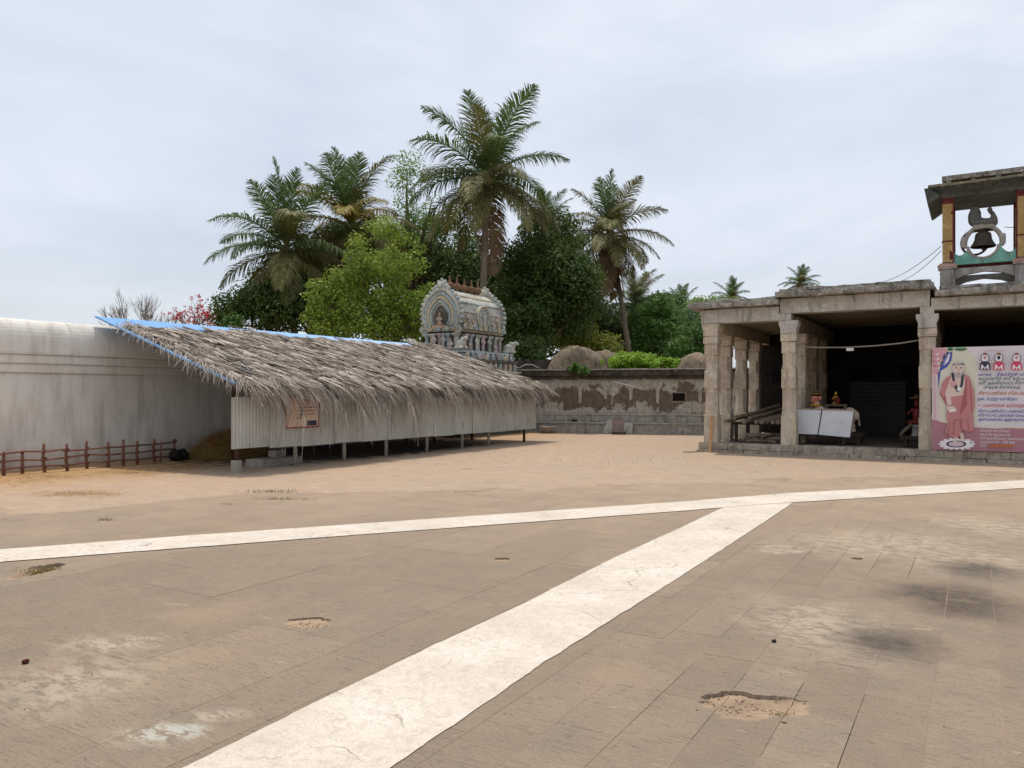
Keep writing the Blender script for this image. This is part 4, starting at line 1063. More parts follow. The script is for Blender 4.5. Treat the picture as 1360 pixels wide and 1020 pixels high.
# three small deity emblems
for (cx, m, m2) in ((498, BDK, BWH), (615, BRD, BDK), (765, BRD, BPALE)):
    oval(cx, 165, 34, 40, BDK); oval(cx, 165, 29, 34, BWH); oval(cx, 160, 15, 17, m2 if m2 is not BWH else BPALE); oval(cx - 6, 158, 3, 2, BDK, 8); oval(cx + 6, 158, 3, 2, BDK, 8)
    oval(cx, 128, 16, 10, BDK, 14); oval(cx, 126, 11, 6, BOR, 12)
    poly([(cx - 48, 262), (cx - 40, 205), (cx - 14, 190), (cx + 14, 190), (cx + 40, 205), (cx + 48, 262)], BDK if m is BDK else m); poly([(cx - 36, 258), (cx - 28, 214), (cx, 246), (cx + 28, 214), (cx + 36, 258), (cx + 22, 258), (cx + 18, 238), (cx, 260), (cx - 18, 238), (cx - 22, 258)], BWH)
    oval(cx - 46, 195, 9, 10, BSK, 10); oval(cx + 46, 195, 9, 10, BSK, 10)
LT = [('மதுரை ஆதீனத்திற்கு பாத்தியமான', 442, 316, 560, 26, BBL), ('கஞ்சனூர் ஸ்ரீ கற்பகாம்பாள்', 442, 350, 560, 26, BGR), ('ஸ்ரீ அக்னீஸ்வரர் திருக்கோயில்', 442, 387, 560, 27, BGR), ('(சுக்ரன் திருத்தலம்)', 486, 423, 310, 27, BGR),
      ('திருப்பணிகள் தாெடங்கி', 442, 472, 420, 28, BOR), ('நடை பெற்று வருகிறது.', 436, 520, 340, 26, BBL), ('உபயதாரர்கள் வரவேற்கப்படுகின்றனர்', 442, 576, 640, 30, BRD), ('திருப்பணியில் பங்குகாெள்ள', 442, 622, 470, 25, BBL), ('விரும்பும் பக்தர்கள் தேவஸ்தான', 442, 657, 500, 25, BBL), ('அலுவலகத்தை அணுகவும்.', 442, 692, 390, 25, BBL),
      ('தேவஸ்தான முகவரி', 458, 786, 245, 22, BWH), ('அருள்மிகு கற்பகாம்பாள்', 458, 818, 255, 22, BWH), ('ஸ்ரீ அக்னீஸ்வரர் தேவஸ்தானம்', 458, 850, 420, 22, BWH), ('கஞ்சனூர் - 609 804', 458, 882, 290, 22, BWH), ('செல் :', 458, 912, 60, 22, BWH)]
def visual(sx):        # put left-standing vowel signs in front of their consonant, as they are written
    o_ = []
    for ch in sx:
        if ch in '\u0bc6\u0bc7\u0bc8':
            o_.insert(len(o_) - 1, ch)
        elif ch in '\u0bca\u0bcb':
            o_.insert(len(o_) - 1, '\u0bc6' if ch == '\u0bca' else '\u0bc7'); o_.append('\u0bbe')
        else: o_.append(ch)
    return ''.join(o_)
for (s_, cx, cy, wpx, hpx, m) in LT:
    a = bp(cx, cy); b = bp(cx + wpx, cy); hgt = hpx / 6.377 / 57
    text_line(ban, visual(s_), (a[0], -.0032 - .0006 * 14, a[1]), hgt * 1.35, m, width=b[0] - a[0])
poly([(530, 898), (740, 898), (742, 914), (530, 914)], BOR); poly([(500, 105), (505, 98), (680, 98), (680, 103)], BPALE)
FRAME = DWOOD
q = MB(); q.box(.02, .07, .02, .06, 0, HB); q.build('frame_batten', FRAME, ban); q = MB(); q.box(WB - .07, WB - .02, .02, .06, 0, HB); q.build('frame_batten', FRAME, ban)

# ------------------------------------------------------------------ bell tower on the hall roof
YT = FY + .55
OCH = make_stone('ochre paint', (180, 150, 96), (162, 132, 82), (198, 176, 128), (160, 148, 128)); MAR = pm('maroon paint', (108, 48, 46), (88, 38, 38), 6, (140, 90, 80), 14)
TEAL = make_stone('teal paint', (126, 186, 172), (108, 166, 154), (150, 200, 188), (96, 108, 98)); TGREY = make_stone('grey tower plaster', (176, 170, 164), (150, 144, 138), (192, 188, 182), (86, 80, 74))
SLATE = make_stone('dark roof underside', (92, 98, 92), (70, 74, 71), (112, 114, 106), (44, 44, 42)); BRONZE = pm('dark bell bronze', (74, 66, 52), (54, 50, 42), 8, (96, 90, 70), 20, rough=.5, metallic=.4)
tw = thing('bell_tower', 'small ochre and teal bell tower standing on the hall roof', 'bell tower', (.1, YT, 4.08))
def T(cx, cy, y=YT):      # zoomed crop (scale 4.64 of region 1180,200) -> tower coordinates
    p = ony(1180 + cx / 4.64, 200 + cy / 4.64, y); return (p.x - .1, p.z - 4.08)
def tb(cx0, cx1, cy0, cy1, y0, y1, name, mat, amp=.006, parent=tw, rad=.0):
    a = T(cx0, cy1); b = T(cx1, cy0); q = MB(); q.rbox(a[0], b[0], y0, y1, a[1], b[1], .07, amp, cx0, rad=rad); return q.build(name, mat, parent)
DEP = 1.35
for (yo, sd) in ((0.0, 0), (DEP, 1)):
    y0, y1 = yo - .1, yo + .1
    for (xl, xr) in ((-.70 - .1, -.49 - .1), (.80 - .1, 1.03 - .1)):
        q = MB(); q.rbox(xl, xr, y0, y1, .585, 2.16, .1, .004, xl); pl = q.build('column', OCH, tw)
        for zz in (.585, 1.1, 2.0):
            q = MB(); q.rbox(xl - .012, xr + .012, y0 - .012, y1 + .012, zz, zz + (.028 if zz < 2 else .19), .1, .002, 1); q.build('column_band', MAR, pl)
        q = MB(); q.rbox(xl + .15 if xl < 0 else xl - .03, xr + .03 if xl < 0 else xr - .15, y0 + .002, y1 - .002, .5, 2.12, .2, .002); q.build('column_return', MAR, pl)
        q = MB(); q.rbox(xl - .05, xr + .05, y0 - .06, y1 + .06, -.05, .45, .1, .012, xl, rad=.02); q.build('pier', TGREY, tw)
        q = MB(); q.rbox(xl - .09, xr + .09, y0 - .1, y1 + .1, .452, .50, .1, .003, xl); pb = q.build('pier_cap', TGREY, tw)
        q = MB(); q.rbox(xl - .10, xr + .10, y0 - .11, y1 + .11, .501, .545, .1, .003, xl); q.build('cap_stripe', pm('red and cream stripe', (168, 92, 84), (196, 160, 146), 9), tw)
        q = MB(); q.rbox(xl - .06, xr + .06, y0 - .07, y1 + .07, .546, .584, .1, .003, xl); q.build('cap_step', TGREY, tw)
    # shallow arch lintel between the piers and teal parapet with scooped ends and bell ring
    q = MB(); xa, xb = -.545, .645
    q.prism([(xa, .2), (xa, .46), (xb, .46), (xb, .2), (.42, .30), (.05, .355), (-.32, .30)], 'y', yo - .07, yo + .07); q.build('lintel', TGREY, tw)
    xa2, xb2 = -.58, .69; top = 1.02; cx = .03; r = .42
    def par_top(u):
        e = min(u - xa2, xb2 - u); du = abs(u - cx)
        z = .97 if e > .34 else (.86 - .10 * math.sin(math.pi * min(1, e / .28)) if e < .28 else .86 + (e - .28) / .06 * .11)
        if du < .31: z = min(z, .97 - math.sqrt(max(0, .31 ** 2 - du * du)))
        return z
    if yo == 0:
        q = MB(); us = sorted(set([round(float(v), 4) for v in np.linspace(xa2, xb2, 90)] + [cx - .311, cx - .309, cx + .309, cx + .311]))
        for u0, u1 in zip(us, us[1:]):
            za, zb2 = par_top(u0), par_top(u1); y0, y1 = yo - .05, yo + .05
            q.quad((u0, y0, .545), (u1, y0, .545), (u1, y0, zb2), (u0, y0, za)); q.quad((u0, y1, .545), (u0, y1, za), (u1, y1, zb2), (u1, y1, .545)); q.quad((u0, y0, za), (u1, y0, zb2), (u1, y1, zb2), (u0, y1, za))
        q.build('parapet', TEAL, tw, fix=False)
        # ring arch that carries the bell
        ring = [(cx + .37 * math.cos(a), 1.02 + .37 * math.sin(a) * 1.05) for a in np.linspace(-.25, math.pi + .25, 26)]
        q = MB(); q.tube([(u, yo, v) for u, v in ring], .052, 10); q.build('arch_ring', TGREY, tw, smooth=True)
        inner = [(cx + .31 * math.cos(a), .97 + .31 * math.sin(a)) for a in np.linspace(math.pi + .05, 2 * math.pi - .05, 18)]
        q = MB(); q.tube([(u, yo - .03, v) for u, v in inner], .035, 10); q.build('lower_ring', TGREY, tw, smooth=True)
        for sx in (-1, 1):
            q = MB(); q.rbox(cx + sx * .40 - .05, cx + sx * .40 + .05, yo - .06, yo + .06, .95, 1.2, .05, .01, sx, rad=.03); q.build('ring_foot', TGREY, tw, smooth=True)
        q = MB(); q.rbox(cx - .22, cx + .22, yo - .09, yo + .09, 1.34, 1.45, .06, .02, 3, rad=.03); q.build('arch_crown', TGREY, tw, smooth=True)
    else:
        q = MB(); q.rbox(xa2, xb2, yo - .05, yo + .05, .545, .80, .2, .006, 2); q.build('parapet', MAR, tw)
for xx in (-.59 - .1, .915 - .1):
    q = MB(); q.rbox(xx - .05, xx + .05, .101, DEP - .101, .2, .46, .2, .006, 2); q.build('side_lintel', TGREY, tw)
    q = MB(); q.rbox(xx - .04, xx + .04, .101, DEP - .101, .546, .82, .2, .006, 2); q.build('side_parapet', TEAL, tw)
# roof: sloping flared eaves, slab and dark upper kerb
zr = 2.165
def ring_face(q, z, ex): return [(-.8 - ex, -.1 - ex, z), (.93 + ex, -.1 - ex, z), (.93 + ex, DEP + .1 + ex, z), (-.8 - ex, DEP + .1 + ex, z)]
q = MB(); lev = [(zr - .03, .03), (zr + .05, .07), (zr + .13, .16), (zr + .20, .28)]; vs_ = []; fs_ = []
for z_, e_ in lev: vs_ += ring_face(q, z_, e_)
for r_ in range(3):
    for k in range(4): k2 = (k + 1) % 4; fs_.append((r_ * 4 + k, r_ * 4 + k2, r_ * 4 + 4 + k2, r_ * 4 + 4 + k))
fs_ += [(0, 3, 2, 1), (12, 13, 14, 15)]
q.add(vs_, fs_); q.build('eave', SLATE, tw)
for sx in (-1, 1):
    xo = -.83 if sx < 0 else .96
    q = MB(); q.prism([(xo, zr + .0), (xo + sx * .26, zr + .2), (xo + sx * .34, zr + .2), (xo + sx * .27, zr - .17), (xo + sx * .24, zr - .17)], 'y', -.36, DEP + .36); q.build('eave_wing', SLATE, tw)
q = MB(); q.rbox(-.8 - .29, .93 + .29, -.1 - .29, DEP + .1 + .29, zr + .205, zr + .262, .14, .012, 5); q.build('roof_slab', make_stone('mossy lime edge', (150, 142, 120), (120, 112, 96), (172, 164, 142), (64, 58, 50)), tw)
q = MB(); q.rbox(-.80, .95, -.13, DEP + .13, zr + .38, zr + .49, .14, .012, 6); kerb = q.build('roof_kerb', ROOFST, tw)
for k in range(4): q = MB(); q.box(-.72 + k * .5, -.62 + k * .5, -.08, .05, zr + .255, zr + .385); q.build('kerb_foot', TGREY, kerb)
for k in range(4): q = MB(); q.box(-.72 + k * .5, -.62 + k * .5, DEP - .05, DEP + .08, zr + .255, zr + .385); q.build('kerb_foot', TGREY, kerb)
# bell
bell = thing('temple_bell', 'dark bronze bell hanging inside the ring of the bell tower', 'bell', (.13, YT, 5.0))
bell.scale = (.84, .84, .88)
q = MB(); q.lathe([(.30, 0), (.315, .015), (.30, .05), (.25, .12), (.215, .2), (.2, .3), (.185, .36), (.12, .40), (.02, .42), (.02, .40), (.1, .37), (.16, .33), (.19, .2), (.27, .03), (.28, .0)], n=28); q.build('bell_body', BRONZE, bell, smooth=True)
q = MB(); q.tube([(0, 0, .38), (0, 0, .1), (0, 0, -.05)], [.014, .014, .014], 8); q.ell((0, 0, -.04), (.045, .045, .05)); q.build('clapper', BRONZE, bell, smooth=True)
q = MB(); q.tube([(-.26, 0, .44), (.26, 0, .44)], .035, 10); q.build('yoke', DWOOD, bell); q = MB(); q.tube([(0, 0, .4), (0, 0, .44)], .035, 10); q.build('hanger', BRONZE, bell)
# wheel behind the bell
q = MB(); q.tube([(.33 * math.cos(a), 0, .33 * math.sin(a)) for a in np.linspace(0, 2 * math.pi, 28)], .03, 8); wo = q.build('bell_wheel', MAR, bell, loc=(-.2, .25, .18), smooth=True)
# peacock on the crown
PEA = make_stone('grey green figure paint', (86, 94, 88), (104, 102, 98), (130, 122, 116), (50, 46, 44))
p0 = T(590, 450); q = MB(); ox, oz = .13, 5.9
def TT(cx, cy): a = T(cx, cy); return (a[0] + .1 - ox, 0, a[1] + 4.08 - oz)
q.ell(TT(600, 445), (.22, .12, .11)); q.ell(TT(640, 440), (.12, .11, .12)); q.tube([TT(648, 440), TT(652, 415), TT(640, 385), TT(622, 372)], [.09, .065, .05, .045], 10); q.ell(TT(624, 362), (.06, .045, .05)); q.tube([TT(632, 372), TT(652, 380)], [.03, .008], 8); q.ell(TT(626, 350), (.025, .02, .03))
q.ell(TT(530, 408), (.14, .06, .24), rot=Matrix.Rotation(.12, 3, 'Y')); q.ell(TT(520, 380), (.07, .05, .12)); q.ell(TT(545, 450), (.12, .08, .1)); q.ell(TT(580, 428), (.04, .05, .06))
pk = tag(link('peacock_figure', fuse(q, 'peacock_figure', PEA, .02, 2), None, (ox, YT, oz)), 'weathered peacock figure with raised tail on the bell ring', 'statue')
# wires from the tower
for k, (a, b) in enumerate((((1250, 327), (1170, 378)), ((1250, 333), (1190, 378)))):
    A_ = ony(*a, YT); B_ = ond(b[0], b[1] - 3, 27); q = MB()
    q.tube([A_.lerp(B_, t) + Vector((0, 0, -.35 * 4 * t * (1 - t) * .4)) for t in np.linspace(0, 1, 8)], .008, 5)
    tag(q.build('wire', BLKP, None), ('upper' if k == 0 else 'lower') + ' thin black wire running from the bell tower over the roof', 'wire')
A_ = Vector((.55, YT, 5.42)); B_ = Vector((.82, YT, 5.38)); q = MB(); q.tube([A_, B_], .008, 5); tag(q.build('bell_rope', BLKP, None), 'short bell rope from the ring to the ochre column', 'rope')

# ------------------------------------------------------------------ low building at the back of the court
bA, bB = Vector((-15.22, 27.47, 0)), Vector((-9.08, 29.18, 0)); bang = math.atan2(bB.y - bA.y, bB.x - bA.x)
lb = thing('low_building', 'low old plastered building with peeling walls, dark cornice and barred window', 'building', bA, bang)
ux, uy = math.cos(bang), math.sin(bang)
def lw(px, py, off=0.0):
    """photo pixel -> (along, height) on the building's front face"""
    r = ray(px, py); nx_, ny_ = -uy, ux
    k = ((bA.x + nx_ * off) * nx_ + (bA.y + ny_ * off) * ny_) / (r.x * nx_ + r.y * ny_)
    X, Y = r.x * k - bA.x, r.y * k - bA.y
    return X * ux + Y * uy, EYE + r.z * k
def peel_mat():
    t = NT('peeling plaster over mud brick'); v = t.pos('Object')
    sx = t.n('ShaderNodeSeparateXYZ'); t.l(v, sx.inputs[0]); z = sx.outputs['Z']
    big = t.noise(v, 1.1, 8, .7); mid = t.noise(v, 5, 8, .72); fine = t.noise(v, 26, 5, .7)
    pl = t.mix(t.rng(mid, .4, .66), lin((186, 179, 166)), lin((140, 132, 120))); pl = t.mix(t.rng(fine, .55, .72, 0, .6), pl, lin((86, 78, 70)))
    mud = t.mix(t.rng(mid, .35, .65), lin((122, 108, 94)), lin((92, 80, 70)))
    br = t.n('ShaderNodeTexBrick'); br.inputs['Scale'].default_value = 1.0; br.inputs['Brick Width'].default_value = .2; br.inputs['Row Height'].default_value = .06; br.inputs['Mortar Size'].default_value = .008
    br.inputs['Color1'].default_value = col4(lin((122, 78, 66))); br.inputs['Color2'].default_value = col4(lin((106, 70, 60))); br.inputs['Mortar'].default_value = col4(lin((90, 72, 60)))
    mpn = t.n('ShaderNodeMapping'); mpn.inputs['Rotation'].default_value = (math.pi / 2, 0, 0); t.l(v, mpn.inputs['Vector']); t.l(mpn.outputs[0], br.inputs['Vector'])
    bm_ = t.rng(t.noise(v, 1.9, 3, .5), .66, .69); mud = t.mix(bm_, mud, br.outputs['Color'])
    # plaster has come off in a band half way up, wider in places
    h = t.math('ABSOLUTE', t.math('SUBTRACT', z, 1.42)); f = t.math('ADD', h, t.math('MULTIPLY', t.math('SUBTRACT', big, .5), 3.4))
    off_ = t.rng(f, .30, .38, 1, 0)
    c = t.mix(off_, pl, mud)
    c = t.mix(t.math('MULTIPLY', t.rng(t.noise(v, .8, 3), .58, .66), t.rng(sx.outputs['X'], 1.6, .4)), c, lin((150, 138, 86)))
    c = t.mix(t.rng(t.noise(t.pos('Object', (5, 5, .6)), 1.5, 5), .58, .7, 0, .5), c, lin((66, 60, 54)))
    hgt = t.math('ADD', t.math('MULTIPLY', off_, -1.2), mid)
    return t.bsdf(c, .93, t.bump(hgt, .6, .03), .15)
PEEL = peel_mat(); DCOR = make_stone('black stained cornice', (84, 76, 66), (62, 56, 50), (112, 102, 90), (36, 32, 30)); PBAND = make_stone('grubby limewash', (184, 178, 166), (160, 152, 140), (196, 190, 180), (108, 98, 88)); LEDGE = make_stone('grey ledge plaster', (178, 172, 162), (144, 138, 128), (206, 200, 190), (74, 68, 62))
def lbx(x0, x1, y0, y1, z0, z1, name, mat, res=.2, amp=.012, seed=0, rad=0.0, parent=lb):
    q = MB(); q.rbox(x0, x1, y0, y1, z0, z1, res, amp, seed, rad=rad); return q.build(name, mat, parent)
XL, XR = -2.2, 9.5
wx0, wz1 = lw(891.5, 520.5); wx1, wz0 = lw(911.5, 534.5)
# wall in four pieces round the window opening
lbx(XL, wx0, 0, .35, .5, 2.04, 'wall', PEEL); lbx(wx1, XR, 0, .35, .5, 2.04, 'wall', PEEL); lbx(wx0, wx1, 0, .35, .5, wz0, 'wall', PEEL); lbx(wx0, wx1, 0, .35, wz1, 2.04, 'wall', PEEL)
lbx(XL, XR, -.02, .35, 2.042, 2.14, 'white_band', PBAND, .2, .008, 2)
lbx(XL, XR, -.12, .4, 2.143, 2.27, 'cornice', DCOR, .15, .014, 3, .02); lbx(XL, XR, -.20, .4, 2.272, 2.50, 'cornice', DCOR, .15, .014, 4, .03); lbx(XL, XR, -.24, 3.5, 2.503, 2.555, 'roof_edge', LEDGE, .3, .012, 5)
win = lbx(wx0 + .004, wx1 - .004, .14, .18, wz0 + .004, wz1 - .004, 'window_recess', BLACKH, 1, 0)
win.name = 'window'
FRM = pm('grey window frame', (140, 128, 116), (120, 108, 98), 5)
for (a, b, c, d) in ((wx0, wx1, wz0, wz0 + .05), (wx0, wx1, wz1 - .05, wz1), (wx0, wx0 + .05, wz0 + .051, wz1 - .051), (wx1 - .05, wx1, wz0 + .051, wz1 - .051)):
    q = MB(); q.box(a, b, -.012, .06, c, d); q.build('frame', FRM, win)
for k in range(5):
    zz = wz0 + .05 + (wz1 - wz0 - .1) * (k + .5) / 5; q = MB(); q.tube([(wx0 + .05, .03, zz), (wx1 - .05, .03, zz)], .01, 6); q.build('bar', DWOOD, win)
# pilasters with stepped heads
for px in (770.6, 804.6, 838, 873.5, 930, 955):
    c = lw(px, 530)[0]
    q = MB(); q.prism([(c - .055, 1.3 + U(-.1, .2)), (c + .05, 1.25 + U(-.1, .2)), (c + .07, 1.72), (c + .14, 1.86), (c + .2, 1.93), (c + .2, 2.04), (c - .2, 2.04), (c - .2, 1.93), (c - .14, 1.86), (c - .07, 1.72)], 'y', -.035, .02); q.build('pilaster', PBAND, lb)
    q = MB(); q.prism([(c - .05, .82), (c + .05, .82), (c + .035, 1.02 + U(0, .1)), (c - .03, 1.0)], 'y', -.03, .02); q.build('pilaster', PBAND, lb)
# stepped ledges at the foot
lbx(XL, XR, -.10, .3, .73, .80, 'ledge', PBAND, .15, .012, 6); lbx(XL, XR, -.07, .3, .46, .728, 'ledge', LEDGE, .15, .014, 7); lbx(XL, XR, -.32, .3, .40, .458, 'ledge', LEDGE, .15, .012, 8); lbx(XL, XR, -.26, .3, -.06, .398, 'ledge', LEDGE, .15, .014, 9)
# raised return wall at the left corner
q = MB(); q.rbox(-2.4, 1.2, 1.6, 1.9, 2.3, 3.02, .2, .012, 4); q.build('parapet_wall', DCOR, lb)
def on_lb(px, py, off): a = lw(px, py, off); return Vector((bA.x + ux * a[0] - uy * off, bA.y + uy * a[0] + ux * off, a[1]))
# things leaning on / lying at the ledge
p = on_lb(821, 575, -.55); q = MB(); q.rbox(-.22, .22, -.03, .03, 0, .58, .15, .006, 1)
tag(q.build('stone_slab', pm('pinkish slab', (150, 128, 122), (134, 112, 106), 5, (104, 88, 80), 14), None, loc=(p.x, p.y, .02), rot=(-.35, 0, bang + .1)), 'pinkish stone slab leaning on the ledge of the low building', 'slab')
p = on_lb(834, 574, -.5); q = MB(); q.rbox(-.19, .17, -.03, .03, 0, .44, .15, .006, 2)
tag(q.build('stone_slab', PBAND, None, loc=(p.x, p.y, .02), rot=(-.3, 0, bang)), 'whitish slab leaning beside the pinkish one', 'slab')
p = on_lb(807.5, 573, -.5); q = MB(); q.prism([(-.22, 0), (.16, 0), (.2, .55), (0, .58), (-.12, .3)], 'y', -.03, .03)
tag(q.build('broken_slab', PBAND, None, loc=(p.x, p.y, .02), rot=(-.28, 0, bang)), 'broken whitish slab with slanting edge leaning on the ledge', 'slab')
p = on_lb(822, 576, -.85); q = MB(); q.rbox(-.25, .25, -.14, .14, 0, .1, .1, .008, 1)
tag(q.build('stone_block', DCOR, None, loc=(p.x, p.y, .02), rot=(0, 0, bang)), 'dark stone block at the foot of the pinkish slab', 'stone block')
p = on_lb(727, 573, -.75); q = MB(); q.lathe([(.1, 0), (.2, .03), (.26, .2), (.34, .26), (.33, .28), (.28, .25), (.18, .06), (.02, .05)], n=18)
tag(q.build('stone_bowl', LEDGE, None, smooth=True, loc=(p.x, p.y, .02)), 'grey stone bowl on the sand before the low building', 'bowl')
p = on_lb(793, 559, -.2); q = MB(); q.ell((0, 0, .07), (.07, .07, .075), 10, 8); q.v = [tuple(Vector(v) + mnoise.noise_vector(Vector(v) * 9) * .02) for v in q.v]
tag(q.build('white_stone', PBAND, None, smooth=True, loc=(p.x, p.y, .458)), 'small whitish stone sitting on the ledge', 'stone')
for k, px in enumerate((761, 765)):
    p = on_lb(px, 556, -.2); q = MB(); q.ell((0, 0, .05), (.06, .05, .055), 10, 8)
    tag(q.build('dark_pot', BLK, None, smooth=True, loc=(p.x, p.y, .458)), 'tiny dark pot standing on the ledge of the low building', 'pot', 'tiny pots on the ledge')
a = on_lb(816, 507, -.18); b = on_lb(844, 514, -.25); q = MB(); q.tube([a, b], .028, 8)
tag(q.build('white_pipe', pm('white plastic pipe', (206, 204, 200), (196, 194, 190), 5, rough=.5, bump=0), None, smooth=True), 'short white pipe sticking out slanting below the cornice', 'pipe')
# old vaulted roofs behind the parapet
DOME = make_stone('brown mossy vault', (134, 118, 100), (100, 88, 74), (156, 140, 118), (50, 44, 38))
def vault(px0, px1, ytop, d, length, name, label, sd):
    a, b = ond(px0, 490, d), ond(px1, 490, d); c = (a + b) / 2; wv = (b - a).length / 2; top = EYE + (HZ - ytop) * d / F; q = MB(); base = 2.3
    vs = []; fs = []; n, m = 26, 20
    for j in range(m + 1):
        v = -1 + 2 * j / m
        for i in range(n + 1):
            u = -1 + 2 * i / n
            sh = (max(0, 1 - abs(u) ** 2.2)) ** .62 * (max(0, 1 - abs(v) ** 5)) ** .5
            x_, y_ = u * wv, v * length / 2
            z_ = base + (top - base) * sh + mnoise.noise(Vector((x_ * 1.6 + sd, y_ * 1.6, 0))) * .14 * sh + mnoise.noise(Vector((x_ * 5 + sd, y_ * 5, 3))) * .05 * sh + .035 * math.sin((x_ + y_ * .6) * 11 + sd) * sh
            vs.append((x_, y_, z_))
    for j in range(m):
        for i in range(n): k = j * (n + 1) + i; fs.append((k, k + 1, k + n + 2, k + n + 1))
    q.add(vs, fs); cen = Vector((c.x, c.y, 0)) + Vector((-SY, CY, 0)) * 0
    return tag(q.build(name, DOME, None, smooth=True, loc=(cen.x, cen.y, 0), rot=(0, 0, YAW)), label, 'vault')
vault(724, 806, 460, 33.2, 2.4, 'vaulted_roof', 'rounded brown mossy vault rising behind the dark cornice', 1)
vault(768, 834, 468, 34.4, 2.2, 'vaulted_roof', 'second rounded brown vault just behind the first', 3)
vault(842, 900, 479, 33.5, 2.0, 'vaulted_roof', 'low flat brown vault half covered with creeper', 5)
vault(892, 952, 472, 32.5, 2.2, 'vaulted_roof', 'low rounded grey brown vault beside the hall corner pillar', 9)

# ------------------------------------------------------------------ small shrine tower (vimana) behind the shed
def tint(name, a, b): return make_stone(name, a, b, tuple(min(255, int(v * 1.12)) for v in a), (62, 58, 54))
VG = tint('weathered grey stucco', (196, 193, 182), (164, 162, 152)); VB = tint('faded blue stucco', (172, 184, 184), (148, 160, 162)); VP = tint('faded pink stucco', (192, 176, 168), (164, 148, 142)); VY = tint('faded yellow stucco', (204, 194, 166), (178, 168, 142)); VO = tint('faded orange stucco', (186, 158, 134), (160, 134, 112)); VPOT = tint('brown finial pot', (132, 102, 78), (104, 82, 66)); VD = tint('dark stained stucco', (104, 98, 90), (84, 80, 74))
VX, VY0 = -16.92, 23.2
vm = thing('shrine_tower', 'small carved stucco shrine tower with horseshoe gable, barrel roof and five pot finials', 'shrine tower', (VX, VY0, 0))
Wd, Ln = .86, 2.9           # half width, length
def vb(x0, x1, y0, y1, z0, z1, name, mat, amp=.012, rad=.0, parent=vm, res=.12):
    q = MB(); q.rbox(x0, x1, y0, y1, z0, z1, res, amp, z0, rad=rad); return q.build(name, mat, parent)
vb(-1.35, 1.35, -.55, Ln + .55, 0, 2.0, 'base', VD, res=.3)
vb(-1.45, 1.45, -.65, Ln + .65, 2.003, 2.14, 'base_cornice', VG, rad=.03); vb(-1.30, 1.30, -.5, Ln + .5, 2.142, 2.36, 'lower_storey', VD); vb(-1.38, 1.38, -.58, Ln + .58, 2.362, 2.44, 'lower_ledge', VG, rad=.02)
vb(-1.18, 1.18, -.38, Ln + .38, 2.442, 2.74, 'second_storey', VD); vb(-1.28, 1.28, -.48, Ln + .48, 2.742, 2.86, 'second_cornice', VD, rad=.03); vb(-1.10, 1.10, -.30, Ln + .30, 2.862, 3.06, 'drum_base', VB, rad=.02); vb(-1.16, 1.16, -.36, Ln + .36, 3.062, 3.16, 'drum_ledge', VB, rad=.03)
vb(-.66, .66, .0, Ln, 3.162, 3.86, 'neck', VD)
# knobs and short pilasters on the ledges
km = MB(); km.lathe([(.07, 0), (.085, .04), (.06, .08), (.09, .14), (.05, .2), (.015, .27)], n=10); kmesh = [km.mesh('knob', m, smooth=True) for m in (VG, VP, VB)]
pmq = MB(); pmq.rbox(-.055, .055, -.055, .055, 0, .27, .1, .005); pmesh2 = [pmq.mesh('short_pilaster', m) for m in (VG, VB, VP, VY)]
for (hx_, y0, y1, z, st_, kind) in ((1.24, -.45, Ln + .45, 2.455, .36, 'p'), (1.33, -.52, Ln + .52, 2.145, .40, 'p'), (1.13, -.33, Ln + .33, 2.868, .34, 'k')):
    k = 0
    pts = [(xx, y0) for xx in np.arange(-hx_, hx_ + .01, st_)] + [(hx_, yy) for yy in np.arange(y0 + st_, y1, st_)]
    for (xx, yy) in pts:
        if kind == 'p': link('short_pilaster', pmesh2[k % 4], vm, (xx, yy, z), None, (1, 1, .75 if z < 2.4 else 1.0))
        else: link('knob', kmesh[k % 3], vm, (xx, yy, z + .0), None, 1.0)
        k += 1
# tall pilasters round the neck
tp = MB(); tp.rbox(-.06, .06, -.06, .06, 0, .50, .1, .004); tp.rbox(-.09, .09, -.09, .09, .502, .56, .1, .004); tp.rbox(-.13, .13, -.13, .13, .562, .62, .1, .004)
tpm = [tp.mesh('neck_pilaster', m) for m in (VB, VG, VP)]
for k, (xx, yy) in enumerate([(-.62, -.05), (-.36, -.08), (.0, -.1), (.36, -.08), (.66, -.02), (.72, .45), (.72, .8), (.72, 1.3), (.72, 1.65), (.72, 2.1), (.72, 2.5), (.72, 2.85)]): link('neck_pilaster', tpm[k % 3], vm, (xx, yy, 3.165))
FG = figurine('deity', VG, .62, False, .03); FGp = FG.copy(); FGp.materials.clear(); FGp.materials.append(VP); FGs = figurine('deity', VP, .55, True, .03)
for k, (xx, yy, rz, me) in enumerate(((.85, .62, 1.57, FGs), (.85, 1.05, 1.57, FG), (.85, 1.48, 1.57, FGp), (.86, 1.9, 1.57, FG), (.86, 2.35, 1.57, FGs), (-.2, -.2, 0, FGp), (.2, -.2, 0, FG), (.52, -.18, .3, FGs))): link('deity', me, vm, (xx, yy, 3.165), (0, 0, rz))
